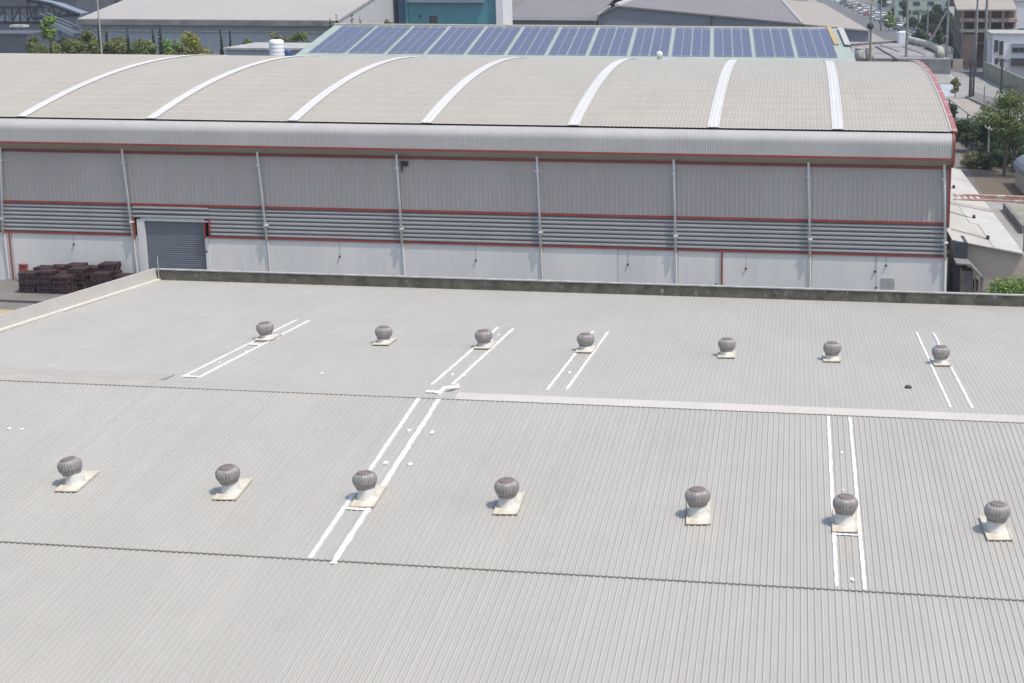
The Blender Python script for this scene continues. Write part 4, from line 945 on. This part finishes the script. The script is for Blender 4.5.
b = MB(); b.box(u_ + .3, u_ + 3.5, v_ - 12, v_ + 1, 0, .45); b.build('bed', M['olive'], o)

tree(1004, base_y=176, top_y=87, wpx=86, kind='mid', label='large leafy tree at the right edge beyond the bare ground', nleaf=9000, leaf=.27, trunkfrac=.38)
tree(1042, base_y=170, top_y=95, wpx=50, kind='mid', label='tree cut by the right edge of the picture behind the large tree', nleaf=2500, leaf=.36)
tree(972, base_y=152, top_y=113, wpx=54, kind='dark', form='bush', label='dark bushy tree directly behind the warehouse corner', nleaf=2500, leaf=.36)
tree(990, base_y=150, top_y=118, wpx=54, kind='mid', form='bush', label='green bushy tree left of the large tree, under the carport roof', nleaf=2500, leaf=.36)
tree(1015, base_y=156, top_y=124, wpx=70, kind='dark', form='bush', label='dark undergrowth shrub behind the trunk of the large tree', nleaf=1800, leaf=.36, cat='shrub', name='shrub')
tree(971, base_y=168, top_y=149, wpx=28, kind='olive', form='bush', label='rounded yellowish clipped shrub at the edge of the bare ground', nleaf=1400, leaf=.25, cat='shrub', name='shrub')
tree(984, base_y=169, top_y=150, wpx=26, kind='dark', form='bush', label='dark clipped shrub right of the yellowish one', nleaf=1400, leaf=.25, cat='shrub', name='shrub')
tree(955, base_y=100, top_y=77, wpx=13, kind='pink', label='small tree with pink blossom beside the blue grey annex', nleaf=1000, leaf=.3)
tree(952, base_y=118, top_y=102, wpx=16, kind='dark', form='bush', label='dark shrub under the edge of the tan carport', nleaf=900, leaf=.35, cat='shrub', name='shrub')
for px, by, ty, wp, kd, lb in ((998, 166, 148, 30, 'dark', 'dark shrub in the shade left of the big tree trunk'), (962, 142, 122, 26, 'dark', 'dark shrub against the arched roof edge'), (1026, 172, 146, 36, 'dark', 'dark shrub right of the big tree trunk'), (1008, 148, 112, 40, 'mid', 'green bushy tree behind the big tree')):
    tree(px, base_y=by, top_y=ty, wpx=wp, kind=kd, form='bush', label=lb, nleaf=2000, leaf=.3, cat='shrub', name='shrub')
# shrubs rising behind the rear parapet at the right corner
tree(1020, v=93.9, top_y=270, wpx=70, kind='bright', form='top', label='bright green shrub rising behind the parapet at the right corner', nleaf=6500, leaf=.2, cat='shrub', name='shrub')
tree(1000, v=93.6, top_y=277, wpx=34, kind='bright', form='top', label='small bright green shrub left of the corner shrub behind the parapet', nleaf=1800, leaf=.18, cat='shrub', name='shrub')
tree(975, v=94, top_y=288, wpx=30, kind='olive', form='top', label='low weeds behind the parapet below the timber shed', nleaf=1400, leaf=.18, cat='shrub', name='shrub')

# far-right street scene
o, u0, u1, z, rf = boxthing('white_house', 'white two storey house with dark windows at the right edge above the wall', 'house', 993, 1052, 33, 318, 14, M['paint'], M['coping'], .3)
def facade_win(o, v, px0, px1, py0, py1, m='glass', name='window', sill=True):
    a, _, zt = at(px0, py0, v); c, _, zb = at(px1, py1, v); b = MB(); b.box(a, c, v - .12, v - .01, zb, zt); w_ = b.build(name, M[m], o)
    if sill: b = MB(); b.box(a - .1, c + .1, v - .25, v - .13, zb - .12, zb); b.build('sill', M['coping'], w_)
for x0, x1, y0, y1 in ((994.5, 998, 40, 52), (999.5, 1003, 41, 55), (1012, 1018, 47.5, 52.5), (1018.7, 1024, 47.5, 52.5), (995, 998, 58, 64), (1000, 1003.5, 59, 66)): facade_win(o, 318, x0, x1, y0, y1)
b = MB(); a = at(1011, 43, 318); b.box(a[0], a[0] + 6, 317.2, 317.95, a[2] - .2, a[2]); b.build('awning', M['agrey'], o)
b = MB(); a = at(1011, 58, 318); b.box(a[0], a[0] + 6, 316.5, 317.98, a[2] - 1.4, a[2]); b.build('dark_entrance', M['dark'], o)
# brown multi-storey building
BV = 345.0
o = empty('brown_building', P(at(985, 40, BV)[0], BV, 0), 'brown building with open galleries and a wide tan roof at the top right', 'building')
Xb = lambda px: at(px, 30, BV)[0]; Zb = lambda py: at(985, py, BV)[2]
b = MB(); b.box(Xb(962), Xb(1016), BV + 3, BV + 18, 0, Zb(8)); b.build('wall', M['brown'], o)
for y0, y1, m in ((22, 18.5, 'brick'), (32.5, 29.5, 'tan'), (44, 42, 'brown')):
    b = MB(); b.box(Xb(961), Xb(1017), BV, BV + 3, Zb(y0), Zb(y1)); b.build('gallery_slab', M[m], o)
for px in (962.5, 976, 990, 1003, 1015):
    b = MB(); b.box(Xb(px) - .2, Xb(px) + .2, BV + .3, BV + .7, 0, Zb(9)); b.build('pillar', M['tan'], o)
for x0, x1, y0, y1 in ((980, 986, 23, 28.5), (987.5, 995, 23, 28.5), (996.5, 1002, 23, 28.5), (1004, 1013, 23, 28.5), (984, 990, 38.5, 43), (967, 973, 24, 30)): facade_win(o, BV + 3, x0, x1, y0, y1, 'black')
b = MB(); b.prismu([(BV - 2, Zb(9)), (BV + 12, Zb(9) + 3.2), (BV + 26, Zb(9)), (BV + 26, Zb(9) - .3), (BV + 12, Zb(9) + 2.9), (BV - 2, Zb(9) - .3)], Xb(955), Xb(1015)); b.build('roof', M['tanroof'], o)
b = MB(); b.box(Xb(962), Xb(975), BV - 1, BV + 1.5, 0, Zb(34)); b.build('brick_annex', M['brown'], o)
# long olive wall along the street
b = MB(); wa, wb = gr(984, 77.5), gr(1080, 126)
w0, w1 = P(*wa), P(*wb); dn = (w1 - w0).cross(Vector((0, 0, 1))).normalized() * -.3
b.add([w0, w1, w1 + dn, w0 + dn] + [p + Vector((0, 0, 3.0)) for p in (w0, w1, w1 + dn, w0 + dn)], [(0, 1, 5, 4), (1, 2, 6, 5), (2, 3, 7, 6), (3, 0, 4, 7), (4, 5, 6, 7)])
tag(b.build('boundary_wall', M['olive']), 'long olive grey boundary wall along the far side of the street', 'wall')
# poles
pole(970, 99, 60, .28, 'thick dark utility pole with transformers right of the pink tree', m='dark', arms=2)
o_, u_, v_, z_ = pole(973, 98, 62, .2, 'slimmer utility pole standing just right of the thick one', m='dark', arms=1)
pole(870.4, None, 5, .22, 'pole with a round lamp behind the solar roof', v=235)
pole(880.6, 31, -6, .25, 'thin pole left of the white roof tank', m='pole')
pole(906.4, None, -25, .30, 'tall pole right of the white roof tank', v=330)
pole(927, 43, 4, .25, 'pole before the dark trees, right of the mossy duct')
pole(946.8, None, -20, .28, 'tall pole with a diagonal strut before the dark trees', v=330)
pole(974.9, 74, -15, .28, 'tall pole before the brown building')
pole(984.2, 77, -25, .34, 'tallest thick pole left of the white house')
pole(1019, 45, -20, .28, 'tall pole above the white house')
pole(1001, 93, 58, .22, 'dark pole by the olive wall below the white house', arms=1, m='dark')
pole(1009, 108, 84, .2, 'dark pole with cross arm above the large tree', arms=1, m='dark')
pole(984, 105, 86, .12, 'short thin post on the concrete beside the street')
p = A3(946.8, 11, 330); q = A3(930, 42, 330); b = MB(); b.tube([p, q], .2, 6); tag(b.build('pole_strut', M['pole']), 'diagonal strut leaning on a tall pole before the dark trees', 'strut')
b = MB(); u, v, z = at(870.4, 26, 234.5); b.lathe([(.1, -.5), (.45, -.3), (.5, 0), (.4, .3), (.1, .45)], 12, P(u, v, z)); tag(b.build('speaker_ball', M['dark']), 'dark round box on the pole behind the solar roof', 'box')
def wire(a, c, sag, lab):
    b = MB(); pts = []
    for i in range(13):
        t = i / 12; p = a.lerp(c, t); p.z -= sag * 4 * t * (1 - t); pts.append(p)
    b.tube(pts, .045, 4); tag(b.build('power_cable', M['dark']), lab, 'cable')
tp = [A3(946.8, 2, 330), P(*at(971, 63, gr(970, 99)[1])), P(*at(1001, 60, gr(1001, 93)[1])), P(*at(1009, 86, gr(1009, 108)[1])), A3(1040, 92, 200), A3(984.2, 8, gr(984, 77)[1])]
wire(tp[0], tp[1], 3, 'dark cable sagging from the strut pole to the thick utility pole'); wire(tp[1], tp[3], 1.5, 'dark cable from the thick utility pole to the pole above the large tree')
wire(tp[5], tp[2], 2, 'dark cable from the tallest pole to the pole by the olive wall'); wire(tp[2], tp[4], 1.5, 'dark cable running out of the right edge above the large tree')
wire(tp[3], tp[4], 1, 'low dark cable over the large tree')
# dark tree belt and palms by the street
for px, by, ty, wp, kd, lb in ((932, 42, 10, 20, 'dark', 'dark tree left in the belt behind the poles'), (944, 43, 8, 22, 'dark', 'dark tree in the middle of the belt behind the poles'), (956, 44, 11, 20, 'mid', 'greener tree at the right of the belt, left of the brown building'),
                                (924, 36, 14, 16, 'dark', 'dark tree at the left end of the belt'), (938, 50, 24, 18, 'dark', 'low dark tree in front of the belt'), (952, 54, 30, 18, 'dark', 'low dark tree at the foot of the brown building'),
                                (889, 31, 10, 14, 'bright', 'yellow green tree beside the parked cars'), (880, 12, -6, 18, 'dark', 'far dark tree above the parked cars'), (872, 4, -12, 16, 'mid', 'distant green tree at the top of the street'),
                                (965, 30, 2, 16, 'dark', 'dark purple leaved tree under the tan roof'), (1013, 74, 58, 12, 'mid', 'small tree in front of the white house'), (903, 22, 0, 16, 'dark', 'dark tree in front of the pale green far block'), (895, 20, 6, 12, 'dark', 'low dark tree beyond the street')):
    tree(px, base_y=by, top_y=ty, wpx=wp, kind=kd, label=lb, group='trees along the far street', nleaf=1300, leaf=.9, trunkfrac=.2)
def palm(px, by, ty, label):
    u, v, _ = gr(px, by); z = at(px, ty, v)[2]; p0 = P(u, v, 0); o = empty('palm_tree', p0, label, 'palm tree')
    b = MB(); b.tube([p0, P(u, v, z - 1)], .3, 7, .2); b.build('trunk', M['bark'], o)
    b = MB()
    for k in range(16):
        a = 2 * pi * k / 16; L = 3.2; d = Vector((cos(a), sin(a), 0)); s = Vector((-sin(a), cos(a), 0)) * .4; c = P(u, v, z - 1); pr_ = None
        for i in range(5):
            t = i / 4; q = c + d * L * t + Vector((0, 0, 1.2 * t - 2.4 * t * t + (.4 if k % 2 else 0)))
            w_ = s * (1 - .8 * t)
            if pr_: b.add([pr_[0], pr_[1], q + w_, q - w_], [(0, 1, 2, 3)])
            pr_ = (q - w_, q + w_)
    b.build('crown', LF['dark'], o)
palm(918, 34, 8, 'dark palm tree left of the tree belt'); palm(926, 30, 9, 'second dark palm right of the first one')
for px, by, ty, wp, kd, lb in ((912, 30, 17, 16, 'dark', 'dark hedge clump between the palms and the parked cars'), (920, 46, 30, 20, 'dark', 'low dark bush behind the mossy duct'), (930, 58, 46, 16, 'mid', 'low green bush right of the duct end'),
                                (960, 52, 34, 14, 'dark', 'dark bush in front of the brown building'), (898, 12, -2, 18, 'mid', 'round green tree left of the far pale block'), (862, -6, -22, 14, 'dark', 'farthest dark tree at the end of the street'), (937, 30, 4, 22, 'dark', 'tall dark tree at the back of the belt')):
    tree(px, base_y=by, top_y=ty, wpx=wp, kind=kd, label=lb, group='trees along the far street', nleaf=1500, leaf=1.0, trunkfrac=.1)
# far blocks
for x0, x1, yt, v, wm, lab in ((895, 948, -4, 600, 'mintd', 'pale green grey low block behind the palms at the top'), (948, 962, -12, 560, 'paint', 'narrow pale building beside the tan roof'), (880, 893, 3, 700, 'agrey', 'distant grey building left of the pale green block'),
                               (1012, 1060, 0, 380, 'paint', 'pale building behind the brown one at the right corner'), (905, 930, -16, 800, 'paint', 'distant white tower block behind the pale green block'), (840, 870, -22, 1100, 'agrey', 'distant grey block at the far end of the street')):
    o, u0, u1, z, _ = boxthing('far_block', lab, 'building', x0, x1, yt, v, 20, M[wm], M['coping'], .3)
    for k in range(int((u1 - u0) / 5)):
        for zz in (2, 5.2):
            if zz + 1.4 < z - .4: b = MB(); a = u0 + 1.5 + k * 5; b.box(a, a + 2.4, v - .1, v - .01, zz, zz + 1.4); b.build('window', M['glass'], o)
# concrete frontage wall by workshop
u0, v0, _ = gr(956, 70)
b = MB(); b.box(at(953, 60, v0)[0], at(963, 60, v0)[0], v0, v0 + .4, 0, 2.2); tag(b.build('gate_wall', M['tan']), 'short tan wall beyond the workshop by the street', 'wall')
# ---------------------------------------------------------------- air
hz = bpy.data.materials.new('haze_air'); hz.use_nodes = True; n = hz.node_tree.nodes; n.remove(n['Principled BSDF'])
pv = n.new('ShaderNodeVolumePrincipled'); pv.inputs['Color'].default_value = (.86, .90, .96, 1); pv.inputs['Density'].default_value = .0002; pv.inputs['Anisotropy'].default_value = .2
hz.node_tree.links.new(pv.outputs[0], n['Material Output'].inputs['Volume'])
b = MB(); b.box(-3400, 3400, -300, 5200, -1, 60, sk=False); tag(b.build('haze', hz), kind='stuff')
